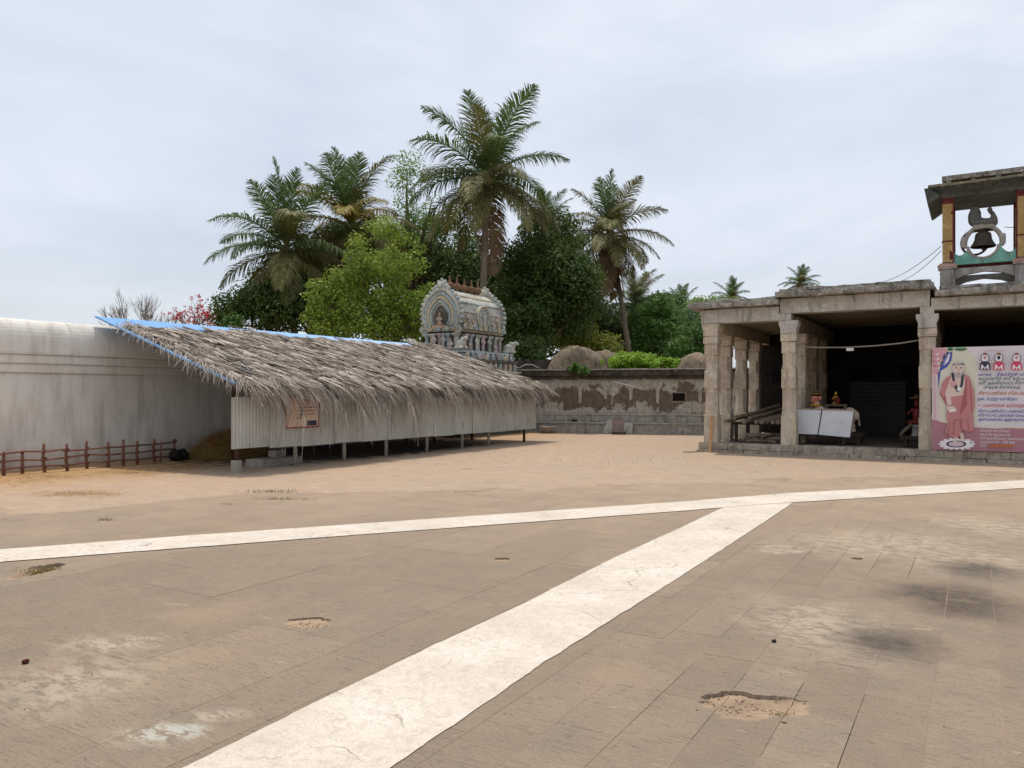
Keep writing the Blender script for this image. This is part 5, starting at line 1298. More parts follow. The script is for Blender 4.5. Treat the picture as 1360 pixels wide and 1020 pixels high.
# bulls at the corners
q = MB(); q.ell((0, 0, .2), (.24, .13, .15)); q.ell((.16, 0, .3), (.1, .09, .12)); q.ell((.26, 0, .38), (.1, .07, .075)); q.ell((.34, 0, .35), (.06, .05, .05)); q.ell((.08, 0, .36), (.09, .07, .08)); q.ell((-.1, .1, .06), (.16, .08, .07)); q.ell((.15, -.1, .06), (.13, .06, .06)); q.ell((.15, .1, .06), (.13, .06, .06)); q.ell((-.1, -.1, .06), (.16, .08, .07))
for sy in (-.05, .05): q.tube([(.24, sy, .44), (.25, sy * 1.8, .52)], [.02, .008], 6)
bullm = fuse(q, 'bull', VG, .022, 2)
for (xx, yy, rz) in ((-1.0, -.28, math.pi * 1.05), (1.02, -.25, -.3), (1.02, Ln + .2, .4)): link('bull', bullm, vm, (xx, yy, 3.162), (0, 0, rz), 1.05)
# eave of the barrel roof
q = MB()
for (hw_, z0, z1, ex) in ((.80, 3.862, 3.93, .13), (.90, 3.932, 4.0, .2)):
    q.rbox(-hw_, hw_, -ex, Ln + ex, z0, z1, .1, .012, z0, rad=.02)
q.build('roof_eave', VG, vm)
# barrel vault
def shoe(r, zc, n=26, lo=-42, hi=222, pt=.10):
    o_ = []
    for i in range(n + 1):
        a = math.radians(lo + (hi - lo) * i / n); x = r * math.cos(a); z = zc + r * math.sin(a) * 1.02
        if math.sin(a) > .75: z += pt * ((math.sin(a) - .75) / .25) ** 2
        o_.append((x, z))
    return o_
ZC = 4.52; q = MB(); pr = shoe(.80, ZC); n = len(pr); vs_ = []; fs_ = []; m = 22
for j in range(m + 1):
    y = .06 + (Ln - .12) * j / m
    for (x, z) in pr: vs_.append((x + mnoise.noise(Vector((x * 4, y * 4, z * 4))) * .015, y, z))
for j in range(m):
    for i in range(n - 1): k = j * n + i; fs_.append((k, k + 1, k + n + 1, k + n))
fs_.append(tuple(range(n))); fs_.append(tuple(m * n + i for i in range(n)))
q.add(vs_, fs_); q.build('barrel_vault', VG, vm)
# ribs along the vault
for k, a in enumerate((-20, 5, 30, 55, 75, 105, 125, 150, 175)):
    x, z = .81 * math.cos(math.radians(a)), ZC + .83 * math.sin(math.radians(a)); q = MB(); q.tube([(x, .1, z), (x, Ln - .1, z)], .035 if k % 2 else .05, 8); q.build('vault_rib', (VY, VG, VB)[k % 3], vm, smooth=True)
# gables: nested rings with lobed crest
lob = MB(); lob.ell((0, 0, 0), (.075, .07, .10), 8, 6); lobm = [lob.mesh('crest_lobe', m, smooth=True) for m in (VG, VB)]
bead = MB(); bead.ell((0, 0, 0), (.035, .035, .035), 6, 5); beadm = bead.mesh('bead', VY, smooth=True)
for end, yb_, sg in ((0, 0.0, -1), (1, Ln, 1)):
    q = MB(); pr = shoe(.84, ZC); q.prism([(x, z) for x, z in pr], 'y', yb_ - .05, yb_ + .05); gb = q.build('gable', VG, vm)
    for (r, w_, m_, d_) in ((.80, .075, VG, .06), (.68, .06, VB, .075), (.56, .055, VY, .085), (.44, .05, VB, .09)):
        if end and r < .6: continue
        q = MB(); q.tube([(x, yb_ + sg * d_, z) for x, z in shoe(r, ZC - (.84 - r) * .25, 30)], w_, 8); q.build('gable_ring', m_, gb, smooth=True)
    for i, (x, z) in enumerate(shoe(.90, ZC, 24)):
        a = math.atan2(z - ZC, x); link('crest_lobe', lobm[i % 2], gb, (x, yb_ + sg * .03, z), (0, math.pi / 2 - a, 0), 1.0 if not end else 1.15)
    if not end:
        for i, (x, z) in enumerate(shoe(.62, ZC - .05, 30)): link('bead', beadm, gb, (x, yb_ - .11, z))
        q = MB(); q.prism([(x, z) for x, z in shoe(.34, ZC - .14, 18, -60, 240)], 'y', yb_ - .075, yb_ - .052); q.build('niche', VD, gb)
        link('niche_deity', figurine('niche_deity', VO, .58, True, .025), gb, (0, yb_ - .13, ZC - .42)); q = MB(); q.rbox(-.28, .28, yb_ - .24, yb_ - .06, ZC - .53, ZC - .42, .1, .006); q.build('niche_sill', VO, gb)
        for sx in (-1, 1): q = MB(); q.ell((sx * .74, yb_ - .06, ZC - .62), (.2, .1, .14), 12, 8); q.build('gable_scroll', VG, gb, smooth=True)
    # lion mask on the crown of each gable
    q = MB(); zt = ZC + 1.0; q.ell((0, yb_, zt + .06), (.17, .12, .15)); q.ell((0, yb_ + sg * .1, zt), (.1, .07, .08))
    for sx in (-1, 1): q.ell((sx * .15, yb_, zt + .17), (.07, .06, .09)); q.ell((sx * .24, yb_, zt - .02), (.1, .07, .13)); q.ell((sx * .07, yb_ + sg * .1, zt + .1), (.04, .04, .04))
    q.ell((0, yb_, zt + .24), (.07, .06, .1)); link('lion_mask', fuse(q, 'lion_mask', VG, .025, 1), gb)
# small horseshoe buds standing along the eave
bud = MB(); bud.tube([(.10 * math.cos(a), 0, .10 + .11 * math.sin(a)) for a in np.linspace(-.6, math.pi + .6, 12)], .03, 6); bud.ell((0, 0, .09), (.06, .03, .07), 8, 6); bud.ell((0, 0, .24), (.03, .03, .05), 6, 5)
budm = [bud.mesh('eave_bud', m, smooth=True) for m in (VG, VY, VB)]
for k in range(9): link('eave_bud', budm[k % 3], vm, (.98, .15 + k * .33, 3.9), (0, 0, math.pi / 2))
for k in range(5): link('eave_bud', budm[k % 3], vm, (-.75 + k * .375, -.24, 3.84), None, .8)
for k in range(8): link('eave_bud', budm[(k + 1) % 3], vm, (1.24, -.2 + k * .45, 2.78), (0, 0, math.pi / 2))
for k in range(6): link('deity', (FG, FGp, FGs)[k % 3], vm, (1.16, .0 + k * .55, 2.445), (0, 0, math.pi / 2), .55)
# side dormer with figures on the vault
q = MB(); sd_ = [(y_, z_) for y_, z_ in [(1.45 + .42 * math.cos(a), 4.42 + .48 * math.sin(a)) for a in np.linspace(-.7, math.pi + .7, 20)]]; q.prism(sd_, 'x', .7, .90); dm = q.build('side_dormer', VG, vm)
for r_, m_ in ((.40, VY), (.30, VB)): q = MB(); q.tube([(.91, 1.45 + r_ * math.cos(a), 4.42 + r_ * 1.14 * math.sin(a)) for a in np.linspace(-.7, math.pi + .7, 20)], .04, 6); q.build('dormer_ring', m_, dm, smooth=True)
for (yy, zz, me) in ((1.45, 4.1, FG), (.75, 4.02, FGs), (.42, 4.02, FGp), (2.1, 4.02, FGs), (2.45, 4.02, FGp)): link('deity', me, vm, (.93, yy, zz), (0, 0, 1.57), .95)
# pot finials along the ridge
q = MB(); q.lathe([(.07, 0), (.10, .03), (.06, .07), (.15, .16), (.17, .24), (.13, .32), (.05, .36), (.07, .40), (.03, .45), (.035, .5), (.012, .62)], n=14); km_ = q.mesh('pot_finial', VPOT, smooth=True)
for k in range(5): link('pot_finial', km_, vm, (0, .5 + k * .48, ZC + .90), None, .95)
q = MB(); q.rbox(-.12, .12, .2, Ln - .2, ZC + .78, ZC + .92, .1, .012); q.build('ridge', VG, vm)

# ------------------------------------------------------------------ vegetation
def leaf_mat(name, a, b, c, trans=.3, sc=.9):
    t = NT(name); v = t.pos('Position'); r = t.attr('rnd'); n_ = t.noise(v, sc, 4, .6)
    cc = t.mix(r, lin(a), lin(b)); cc = t.mix(t.rng(n_, .42, .68, 0, .65), cc, lin(c))
    MATS[name] = t.bsdf(cc, .55, None, .25, trans=trans); return MATS[name]
L_BRIGHT = leaf_mat('bright leaf', (104, 130, 46), (144, 164, 66), (160, 176, 78)); L_DARK = leaf_mat('dark mango leaf', (54, 78, 38), (86, 108, 50), (92, 100, 44), .3); L_OLIVE = leaf_mat('olive mango leaf', (62, 78, 34), (98, 104, 44), (112, 110, 44), .2); L_MID = leaf_mat('mid leaf', (70, 104, 48), (98, 134, 62), (84, 116, 48)); L_NEEM = leaf_mat('neem leaf', (112, 142, 66), (146, 168, 92), (104, 134, 60), .35); L_VINE = leaf_mat('creeper leaf', (112, 150, 44), (150, 180, 64), (128, 164, 50), .3); L_FAR = leaf_mat('far leaf', (84, 112, 72), (112, 138, 92), (96, 122, 76)); L_YEL = leaf_mat('yellow green leaf', (120, 130, 50), (150, 150, 66), (98, 112, 44)); L_BAN = leaf_mat('banana leaf', (84, 122, 52), (110, 148, 66), (130, 150, 70), .35)
BARK = make_stone('bark', (104, 90, 76), (84, 72, 62), (124, 110, 94), (52, 44, 38)); PBARK = make_stone('palm bark', (132, 120, 104), (108, 98, 86), (150, 138, 120), (68, 60, 52))
nr = np.random.default_rng(11)
def leaf_cloud(cl, per, size, aspect=.45, up=.5, flat=.75):
    """leaf-sized faces spread over many small clumps; returns verts, faces, rnd"""
    V = []; Rr = []
    for (c, rad) in cl:
        n = max(6, int(per * rad ** 2))
        d = nr.normal(size=(n, 3)); d /= np.linalg.norm(d, axis=1)[:, None]
        rr = nr.uniform(.35, 1.08, n) ** .7
        p = np.array(c) + d * rr[:, None] * np.array([rad, rad, rad * flat])
        nm = d * .7 + nr.normal(size=(n, 3)) * .55 + np.array([0, 0, up]); nm /= np.linalg.norm(nm, axis=1)[:, None]
        t = np.cross(nm, nr.normal(size=(n, 3))); t /= np.linalg.norm(t, axis=1)[:, None]; b = np.cross(nm, t)
        s = size * nr.uniform(.6, 1.3, n)[:, None]
        q = np.stack([p - t * s * .5, p + b * s * aspect * .5 - t * s * .05, p + t * s * .5 - nm * s * .12, p - b * s * aspect * .5 - t * s * .05], 1)
        V.append(q.reshape(-1, 3)); Rr.append(np.clip(nr.normal(.5, .25, n) + nr.normal(0, .12), 0, 1))
    V = np.concatenate(V); return V, np.concatenate(Rr)
def cloud_mesh(name, V, Rr, mat):
    n = len(V) // 4; me = bpy.data.meshes.new(name)
    me.vertices.add(n * 4); me.vertices.foreach_set('co', V.astype(np.float32).ravel())
    me.loops.add(n * 4); me.loops.foreach_set('vertex_index', np.arange(n * 4, dtype=np.int32))
    me.polygons.add(n); me.polygons.foreach_set('loop_start', np.arange(0, n * 4, 4, dtype=np.int32)); me.polygons.foreach_set('loop_total', np.full(n, 4, dtype=np.int32))
    at = me.attributes.new('rnd', 'FLOAT', 'FACE'); at.data.foreach_set('value', Rr.astype(np.float32)); me.materials.append(mat); me.update(calc_edges=True); me.validate(); return me
def clumps(ells, n, rmin, rmax, seed, shell=.55):
    """n clump centres spread through a few ellipsoids (centre, radii)"""
    r = np.random.default_rng(seed); o_ = []
    vol = np.array([e[1][0] * e[1][1] * e[1][2] for e in ells]); vol = vol / vol.sum()
    for i in range(n):
        c, rad = ells[r.choice(len(ells), p=vol)]; d = r.normal(size=3); d /= np.linalg.norm(d); k = r.uniform(shell, 1.0) if r.random() < .8 else r.uniform(0, shell)
        o_.append((np.array(c) + d * k * np.array(rad), r.uniform(rmin, rmax)))
    return o_
def tree(name, label, base, ells, n, rmin, rmax, per, leaf, mat, trunk_r, seed, group=None, cat='tree', aspect=.45, limbs=8, flat=.75, up=.5, shell=.55):
    t = thing(name, label, cat, (base[0], base[1], -.05), 0, group); b = Vector((base[0], base[1], -.05))
    e2 = [((Vector(c) - b)[:], r) for c, r in ells]; cl = clumps(e2, n, rmin, rmax, seed, shell)
    V, Rr = leaf_cloud(cl, per, leaf, aspect, up, flat); link('crown', cloud_mesh('crown', V, Rr, mat), t)
    if trunk_r:
        q = MB(); r = random.Random(seed); cm = sum((Vector(c) for c, _ in e2), Vector()) / len(e2); fork = Vector((cm.x * .5, cm.y * .5, max(.6, cm.z * .5)))
        q.tube([(0, 0, 0), fork * .5 + Vector((r.uniform(-.1, .1), r.uniform(-.1, .1), 0)), fork], [trunk_r * 1.25, trunk_r, trunk_r * .8], 9)
        for k in range(limbs):
            e = Vector(cl[r.randrange(len(cl))][0]); mid = fork.lerp(e, .5) + Vector((r.uniform(-.3, .3), r.uniform(-.3, .3), r.uniform(0, .4)))
            q.tube([fork, mid, e], [trunk_r * .55, trunk_r * .33, trunk_r * .1], 6, cap=False)
        q.build('trunk', BARK, t, smooth=True)
    return t
def E3(px, py, d, rpx, rpy, rd=None):
    """crown ellipsoid: centre pixel at distance d, radii in pixels"""
    k = d / F; c = ond(px, py, d); return (c, (rpx * k, (rd if rd else rpx * k), rpy * k))
def gb_(px, d): p = ond(px, 522, d); return (p.x, p.y)

# palms: every frond its own part
def frond_mesh(e0, bend, ln, seed, mat, hang=.55, nl=78, wl=1.22):
    r = random.Random(seed); q = MB(); N = 12; p = Vector((0, 0, 0)); pts = [p.copy()]; tans = []
    for k in range(N):
        t = (k + .5) / N; e = math.radians(e0 - bend * t ** 1.35); d = Vector((math.cos(e), .06 * math.sin(t * 3 + seed), math.sin(e))).normalized(); tans.append(d); p = p + d * ln / N; pts.append(p.copy())
    tans.append(tans[-1]); q.cur = .75
    q.tube(pts, [.045 * (1 - .85 * k / N) + .006 for k in range(N + 1)], 4, cap=False)
    for sg in (-1, 1):
        for k in range(nl):
            t = .10 + .90 * (k + r.uniform(-.3, .3)) / nl; t = min(.995, max(.08, t)); f = t * N; i = min(N - 1, int(f)); p0 = pts[i].lerp(pts[i + 1], f - i); tan = tans[i]
            side = Vector((0, sg, 0)); upv = tan.cross(Vector((0, 1, 0))).normalized()
            if upv.z < 0: upv = -upv
            sweep = .45 + .75 * t; L_ = wl * (math.sin(math.pi * min(1, .18 + .80 * t)) ** .7) * r.uniform(.85, 1.1) * ln / 4.2
            d = (side * 1.0 + tan * sweep * r.uniform(.75, 1.3) + upv * r.uniform(-.1, .45)).normalized(); w_ = .05 * r.uniform(.7, 1.3); g = hang * r.uniform(.5, 1.5)
            d2 = (d + Vector((0, 0, -g))).normalized(); d3 = (d2 + Vector((0, 0, -g * 1.3))).normalized()
            a0 = p0; a1 = a0 + d * L_ * .35; a2 = a1 + d2 * L_ * .35; a3 = a2 + d3 * L_ * .3
            wd = tan.cross(d).cross(d).normalized() * w_ / 2
            q.add([a0 - wd * .6, a0 + wd * .6, a1 + wd, a1 - wd, a2 + wd * .8, a2 - wd * .8, a3], [(0, 1, 2, 3), (3, 2, 4, 5), (5, 4, 6)], min(1, max(0, r.gauss(.5, .22))))
    return q.mesh('frond', mat, fix=False, attr=True)
PG = leaf_mat('palm green', (70, 94, 54), (112, 132, 78), (90, 112, 64), .28); PO = leaf_mat('palm olive', (96, 98, 56), (136, 130, 82), (112, 108, 62), .25); PY = leaf_mat('palm yellow', (140, 128, 52), (172, 150, 66), (120, 116, 52), .25); PBR = leaf_mat('palm dry brown', (122, 98, 72), (156, 130, 98), (104, 84, 64), .12)
fr = {}
def FRM_(cls, v, mat):
    key = (cls, v, mat.name)
    if key not in fr:
        e0, bend, hang = [(84, 16, .22), (66, 42, .4), (42, 66, .55), (18, 66, .7), (-4, 58, .75), (-30, 44, .6), (-72, 14, .35)][cls]
        fr[key] = frond_mesh(e0 + v * 5, bend + v * 8, 4.2, cls * 10 + v, mat, hang)
    return fr[key]
def palm(label, px, py, d, size, base_px, seed, mats=(PG, PG, PO), n=28, dead=3, group=None, face=None, nuts=True, base_d=None):
    size *= 1.06
    """crown centre at pixel (px,py), distance d; trunk foot below base_px"""
    r = random.Random(seed); c = ond(px, py, d); bpt = gb_(base_px, base_d or d); t = thing('palm_tree', label, 'palm tree', (bpt[0], bpt[1], -.05), 0, group)
    top = c - Vector((bpt[0], bpt[1], -.05)); q = MB(); pts = []; rad = []
    for k in range(13):
        s = k / 12; pts.append(Vector((top.x * s ** 1.5, top.y * s ** 1.5, top.z * s))); rad.append((.21 - .09 * s + (.10 * (1 - s) ** 6)) * size ** .5 + (.008 if k % 2 else 0))
    q.tube(pts, rad, 10); q.build('trunk', PBARK, t, smooth=True)
    q = MB(); q.ell(top + Vector((0, 0, .1)), (.22, .22, .5)); q.build('crown_shaft', PBR, t, smooth=True)
    cls_seq = [0, 0, 0, 1, 1, 1, 1, 2, 2, 2, 2, 2, 3, 3, 3, 3, 3, 4, 4, 4, 4, 4, 5, 5, 5, 5, 5, 5, 3, 4, 2, 4, 3, 5][:n]
    az = r.uniform(0, 6.28)
    for k, cl in enumerate(cls_seq):
        az += 2.399 + r.uniform(-.25, .25); m = mats[0] if cl < 2 else mats[1] if cl < 4 else mats[2]
        if r.random() < .12: m = mats[2]
        link('frond', FRM_(cl, r.randrange(2), m), t, top + Vector((0, 0, .35 - cl * .06)), (r.uniform(-.25, .25), r.uniform(-.12, .12), az), size * r.uniform(.86, 1.08) * (.9 if cl in (0, 5) else 1))
    for k in range(dead):
        link('frond', FRM_(6, k % 2, PBR), t, top + Vector((0, 0, -.1)), (0, r.uniform(-.1, .1), r.uniform(0, 6.28)), size * r.uniform(.7, .95))
    if nuts:
        for k in range(9):
            a = k * .7 + r.uniform(0, .5); q = MB(); q.ell((0, 0, 0), (.11, .11, .14), 8, 6); q.build('coconut', L_OLIVE if k % 2 else PO, t, smooth=True, loc=top + Vector((.28 * math.cos(a), .28 * math.sin(a), -.25 - .12 * (k % 3))))
    return t
palm('tall coconut palm with full round crown rising behind the carved shrine tower', 647, 246, 38, 1.05, 638, 3, dead=1)
palm('coconut palm with wide drooping grey green fronds left of the yellowish palm', 380, 338, 38, .98, 398, 8, n=28, dead=2)
palm('coconut palm with yellowing upper fronds behind the bright green tree', 466, 304, 41, .98, 455, 14, mats=(PG, PY, PO), dead=5)
palm('leaning coconut palm with skirt of dead fronds behind the low building', 810, 316, 50, .93, 842, 21, mats=(PG, PO, PO), n=28, dead=14)
palm('smaller coconut palm half hidden between the tall palm and the mango tree', 728, 300, 52, .55, 722, 25, n=24, dead=2)
palm('short palm showing a few fronds behind the leaning palm', 845, 410, 55, .7, 842, 30, n=24, dead=2, mats=(PO, PG, PO))
palm('distant palm top showing over the left end of the hall roof', 971, 400, 75, .5, 971, 33, n=20, dead=0, nuts=False)
palm('distant palm top showing over the middle of the hall roof', 1062, 380, 80, .52, 1063, 37, n=22, dead=0, nuts=False)
palm('distant small palm among the pale trees near the hall corner', 905, 414, 70, .55, 908, 41, n=22, dead=1, nuts=False)

tree('broadleaf_tree', 'bright green leafy tree growing beside the carved shrine tower', gb_(515, 33), [E3(515, 340, 33, 52, 42), E3(545, 390, 33, 38, 52), E3(485, 400, 33, 45, 55), E3(515, 425, 33, 60, 40), E3(520, 300, 33, 26, 16)], 150, .30, .68, 520, .16, L_BRIGHT, .22, 1)
tree('broadleaf_tree', 'low bright green tree with open rounded tufts behind the shed roof', gb_(425, 32), [E3(425, 405, 32, 24, 40), E3(440, 430, 32, 30, 24), E3(452, 385, 32, 20, 26)], 55, .28, .55, 400, .16, L_BRIGHT, .14, 2)
tree('mango_tree', 'dark dense mango tree behind the shed beside the red flowering tree', gb_(335, 36), [E3(335, 410, 36, 48, 32), E3(385, 405, 37, 45, 40), E3(310, 420, 36, 25, 24)], 120, .4, .85, 300, .2, L_DARK, .25, 3)
tree('mango_tree', 'dark dense tree filling the gap behind the two left palms', gb_(430, 44), [E3(430, 385, 44, 60, 60), E3(470, 350, 45, 45, 50), E3(380, 380, 43, 40, 50)], 150, .5, 1.1, 230, .24, L_DARK, .25, 4)
tree('neem_tree', 'tall airy pale green neem tree behind the tall palm', gb_(545, 44), [E3(540, 225, 44, 24, 24), E3(535, 265, 44, 26, 25), E3(575, 300, 44, 45, 40), E3(555, 330, 44, 40, 30)], 80, .35, .8, 260, .17, L_NEEM, .25, 5, limbs=16)
tree('mango_tree', 'large dark mango tree with olive tips beside the shrine tower', gb_(715, 41), [E3(715, 370, 41, 60, 70), E3(690, 420, 39, 40, 55), E3(745, 390, 41, 48, 60), E3(735, 310, 42, 35, 30)], 260, .45, 1.0, 260, .23, L_DARK, .3, 6)
tree('mango_tree', 'olive green mango tree with yellowish new leaves behind the low building', gb_(745, 45), [E3(750, 330, 45, 34, 42), E3(765, 365, 45, 28, 40)], 70, .45, .85, 280, .22, L_OLIVE, .22, 7)
tree('broadleaf_tree', 'dark tree standing behind the carved shrine tower', gb_(620, 44), [E3(610, 390, 44, 60, 60), E3(660, 400, 44, 40, 60)], 120, .5, 1.1, 220, .24, L_DARK, .25, 8)
tree('broadleaf_tree', 'mid green leafy tree right of the leaning palm trunk', gb_(868, 52), [E3(868, 440, 52, 38, 40), E3(880, 415, 52, 22, 26)], 90, .5, .95, 220, .24, L_MID, .2, 9)
tree('broadleaf_tree', 'dark green tree behind the trunk of the leaning palm', gb_(815, 56), [E3(812, 450, 56, 34, 34), E3(790, 440, 56, 30, 40)], 80, .5, 1.0, 220, .25, L_DARK, .2, 10)
tree('broadleaf_tree', 'grey green distant tree showing above the hall corner', gb_(895, 66), [E3(893, 408, 66, 16, 22), E3(888, 430, 66, 24, 24)], 50, .6, 1.1, 160, .28, L_FAR, .2, 11)
tree('broadleaf_tree', 'pale green bushy tree close to the hall corner pillar', gb_(915, 47), [E3(915, 462, 47, 32, 24), E3(935, 440, 47, 22, 26), E3(905, 478, 47, 34, 14)], 80, .4, .8, 260, .2, L_MID, .16, 12)
tree('broadleaf_tree', 'light green tree top between distant palms over the hall roof', gb_(942, 62), [E3(938, 415, 62, 26, 22), E3(955, 405, 64, 20, 12)], 50, .5, .9, 170, .25, L_NEEM, .2, 13)
tree('broadleaf_tree', 'tall mid green tree behind the leaning palm', gb_(845, 60), [E3(850, 425, 60, 36, 26), E3(870, 410, 60, 20, 20)], 70, .5, 1.0, 200, .26, L_MID, .2, 18)
tree('broadleaf_tree', 'dark distant tree beside the pale tree tops near the hall corner', gb_(905, 60), [E3(905, 425, 60, 26, 22), E3(925, 432, 60, 26, 22)], 60, .5, 1.0, 190, .26, L_FAR, .2, 19)
tree('broadleaf_tree', 'dark tree behind the bright green tree and the neem', gb_(570, 48), [E3(560, 360, 48, 50, 60), E3(500, 330, 49, 40, 40), E3(610, 340, 48, 40, 45)], 130, .6, 1.1, 190, .25, L_DARK, .25, 20)
tree('shrub', 'yellow green shrub between the vault and the mango tree', gb_(790, 43), [E3(800, 462, 43, 24, 18), E3(770, 455, 43, 30, 22)], 50, .4, .7, 280, .2, L_YEL, .1, 14, cat='shrub')
tree('shrub', 'leafy green shrub growing at the corner of the low building', gb_(715, 34), [E3(712, 478, 34, 16, 14), E3(700, 465, 35, 26, 20)], 40, .3, .5, 300, .18, L_DARK, .08, 15, cat='shrub')
tree('mango_tree', 'dark tree mass closing the gap behind the mango trees', gb_(690, 52), [E3(660, 440, 52, 90, 45), E3(760, 430, 54, 70, 50), E3(560, 430, 50, 60, 40)], 150, .7, 1.4, 150, .3, L_DARK, .25, 16)
tree('broadleaf_tree', 'small fresh green tree at the foot of the dark mango', gb_(307, 34), [E3(312, 428, 34, 12, 10)], 12, .25, .45, 330, .16, L_MID, .06, 17)
# plant rooted in the cornice, creeper on the vaults
p = on_lb(770, 488, -.15)
def small_plant(name, label, c, rad, n, leaf, mat, seed, cat='plant'):
    t = thing(name, label, cat, c); cl = clumps([((0, -.05, rad * .75), (rad, rad * .8, rad * .8))], n, rad * .25, rad * .5, seed, .3); V, Rr = leaf_cloud(cl, 1400, leaf, .4, .6); link('foliage', cloud_mesh('foliage', V, Rr, mat), t)
    q = MB()
    for k in range(5): e = cl[k][0]; q.tube([(0, 0, -.1), tuple(np.array(e) * .5), tuple(e)], [.02, .014, .006], 5, cap=False)
    q.build('stem', BARK, t); return t
small_plant('wall_plant', 'round leafy green plant rooted in the dark cornice of the low building', (p.x, p.y - .12, 2.22), .42, 26, .17, L_MID, 3)
cv = MB(); V_ = []; R_ = []
for (px, py, d, rp, n) in ((855, 479, 32.8, 36, 110), (835, 471, 33, 20, 50), (880, 477, 33, 26, 40), (815, 484, 32.6, 10, 10)):
    k = d / F; cl = [(np.array(ond(px + nr.normal() * rp * .6, py + abs(nr.normal()) * 5, d + nr.normal() * .4)) + np.array([0, 0, 0]), nr.uniform(.14, .26)) for _ in range(n)]
    V, Rr = leaf_cloud(cl, 1100, .13, .6, .7); V_.append(V); R_.append(Rr)
cr = tag(link('creeper', cloud_mesh('creeper', np.concatenate(V_), np.concatenate(R_), L_VINE)), 'bright yellow green creeper spilling over the low vaults', 'creeper', kind='stuff')
# banana plants: each leaf its own part
def banana_leaf(seed, mat):
    r = random.Random(seed); q = MB(); N = 10; p = Vector(); pts = [p.copy()]
    for k in range(N):
        e = math.radians(78 - 95 * ((k + .5) / N) ** 1.6 + r.uniform(-3, 3)); p = p + Vector((math.cos(e), 0, math.sin(e))) * .21; pts.append(p.copy())
    for k in range(N):
        t0, t1 = k / N, (k + 1) / N; w0, w1 = .27 * math.sin(math.pi * min(1, t0 * .92 + .06)) ** .6, .27 * math.sin(math.pi * min(1, t1 * .92 + .06)) ** .6
        for sg in (-1, 1):
            g = r.uniform(0, .05); q.add([pts[k], pts[k + 1], pts[k + 1] + Vector((-.02, sg * (w1 - g), -.06)), pts[k] + Vector((-.02, sg * w0, -.06 + r.uniform(-.03, .03)))], [(0, 1, 2, 3)], r.uniform(.3, .8))
    return q.mesh('leaf', mat, fix=False, attr=True)
bl = [banana_leaf(s, L_BAN) for s in range(3)]
for (px, d, h, lab, sd) in ((752, 35.5, 1.7, 'banana plant with torn upright leaves behind the rounded vault', 1), (724, 36.5, 1.9, 'banana plant at the dark foot of the mango tree', 2), (800, 37, 1.9, 'banana plant with drooping dry leaf behind the vault ridge', 3)):
    g = gb_(px, d); t = thing('banana_plant', lab, 'banana plant', (g[0], g[1], -.05)); q = MB(); q.tube([(0, 0, 0), (0, 0, h * .6), (0, 0, h + .3)], [.14, .11, .07], 8); q.build('stem', L_YEL, t, smooth=True); r = random.Random(sd); a = r.uniform(0, 6)
    for k in range(8): a += 2.4; link('leaf', bl[k % 3], t, (0, 0, h + .1 + .04 * k), (r.uniform(-.1, .1), r.uniform(-.25, .35), a), r.uniform(.75, 1.0))
# bare tree and red-flowering tree beyond the wall
def branchy(q, p, d, ln, rad, depth, r, tips, spread=.55, kids=3, upw=.12):
    e = p + d * ln; m_ = p.lerp(e, .5) + Vector((r.uniform(-1, 1), r.uniform(-1, 1), r.uniform(-.5, .5))) * ln * .06
    q.tube([p, m_, e], [rad, rad * .85, rad * .68], 5 if depth > 2 else 4 if depth > 1 else 3, cap=False)
    if depth == 0: tips.append(e); return
    for k in range(kids):
        d2 = (d + Vector((r.gauss(0, 1), r.gauss(0, 1), r.gauss(0, 1) * .7)) * spread + Vector((0, 0, upw))).normalized(); branchy(q, p.lerp(e, r.uniform(.6, 1)), d2, ln * r.uniform(.62, .85), rad * .6, depth - 1, r, tips, spread, kids, upw)
BT = make_stone('bare twig bark', (150, 138, 130), (128, 116, 110), (166, 154, 146), (96, 86, 82))
for (px, d, h, lab, sd) in ((188, 42, 4.3, 'bare grey tree with fine upright twigs beyond the plastered wall', 5),):
    g = gb_(px, d); t = thing('bare_tree', lab, 'tree', (g[0], g[1], -.05)); q = MB(); r = random.Random(sd); tips = []
    q.tube([(0, 0, 0), (.05, 0, h * .6), (0, 0, h)], [.16, .13, .11], 8); q.build('trunk', BT, t, smooth=True); q = MB()
    for k in range(9): branchy(q, Vector((0, 0, h * r.uniform(.75, 1))), Vector((r.gauss(0, .55), r.gauss(0, .55), 1)).normalized(), 1.2, .04, 4, r, tips, .30, 3, .2)
    q.build('branches', BT, t)
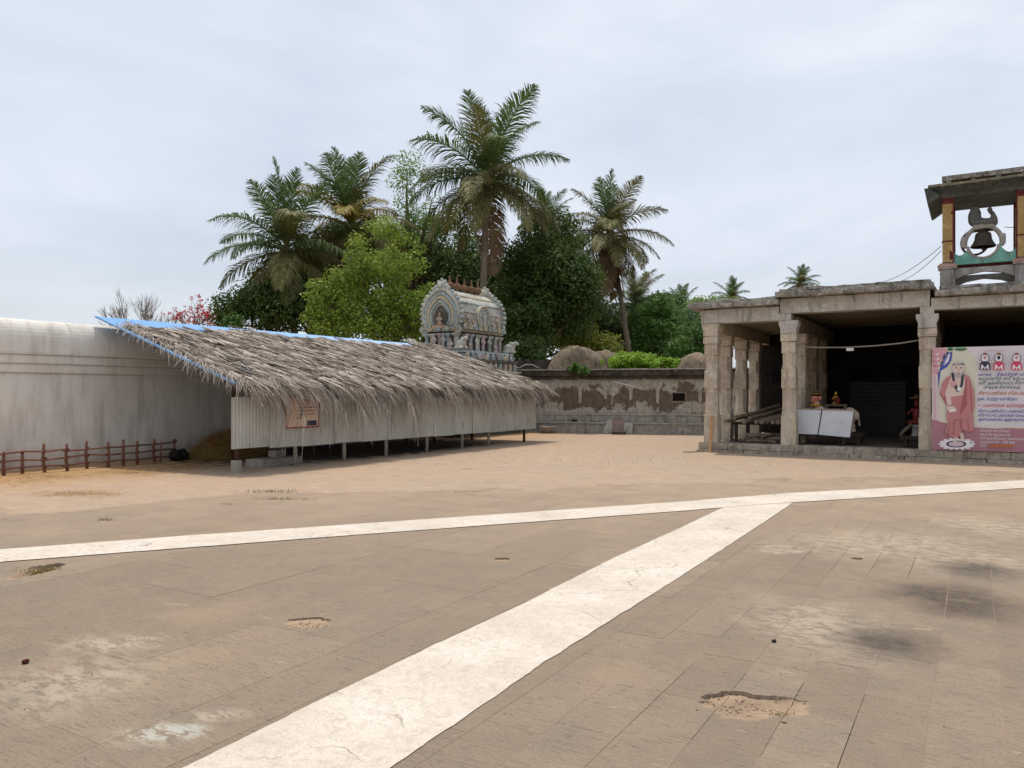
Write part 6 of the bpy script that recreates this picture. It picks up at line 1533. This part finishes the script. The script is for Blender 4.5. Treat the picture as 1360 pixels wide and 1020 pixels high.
g = gb_(262, 42); t = thing('flowering_tree', 'leafless tree with clusters of red flowers beyond the blue roof edge', 'tree', (g[0], g[1], -.05)); q = MB(); r = random.Random(3); tips = []
q.tube([(0, 0, 0), (.05, 0, 2.2), (0, 0, 4.0)], [.18, .15, .12], 8); q.build('trunk', BT, t, smooth=True); q = MB()
for k in range(8): branchy(q, Vector((0, 0, 3.9)), Vector((r.gauss(0, .9), r.gauss(0, .9), .75)).normalized(), 1.25, .05, 3, r, tips, .5, 3, .06)
q.build('branches', BT, t)
REDF = leaf_mat('red flower', (190, 44, 48), (214, 84, 86), (170, 36, 44), .3); cl = [(np.array(p), r.uniform(.08, .17)) for p in tips if r.random() < .75]; V, Rr = leaf_cloud(cl, 900, .10, .6, .3); link('blossom', cloud_mesh('blossom', V, Rr, REDF), t)
# house far behind the trees
hp = ond(912, 452, 58); hs = thing('distant_house', 'pale distant house with green awning behind the trees', 'house', (hp.x, hp.y + 1, 0), YAW)
q = MB(); q.box(-2.6, 2.6, 0, 4, 0, 6.4); q.build('wall', pm('pale house wall', (204, 200, 184), (186, 180, 164), 1.5, (150, 144, 130), 5), hs)
q = MB(); q.add([(-.3, -1.2, 3.7), (2.2, -1.2, 3.7), (2.2, -.02, 4.9), (-.3, -.02, 4.9)], [(0, 1, 2, 3)]); q.build('awning', pm('green awning', (44, 140, 92), (36, 120, 80), 3), hs)
q = MB(); q.box(-2.8, 2.8, -.5, 4.2, 6.403, 6.6); q.build('roof', pm('house roof', (170, 164, 152), (150, 144, 132), 3), hs)
for k in range(12): q = MB(); q.box(-2.5 + k * .44, -2.46 + k * .44, -.45, -.41, 5.0, 5.7); q.build('railing_bar', PBAND, hs)
for xx in (-1.8, -.9): q = MB(); q.box(xx - .35, xx + .35, -.03, .02, 4.0, 5.0); q.build('window', BLACKH, hs)
# cable lying along the parapet corner
q = MB(); q.tube([on_lb(680 + k * 9, 486 + 3 * math.sin(k * 1.9), -.25) for k in range(5)], .02, 5); tag(q.build('loose_cable', PBAND, None), 'pale loose cable lying along the corner of the dark cornice', 'cable')
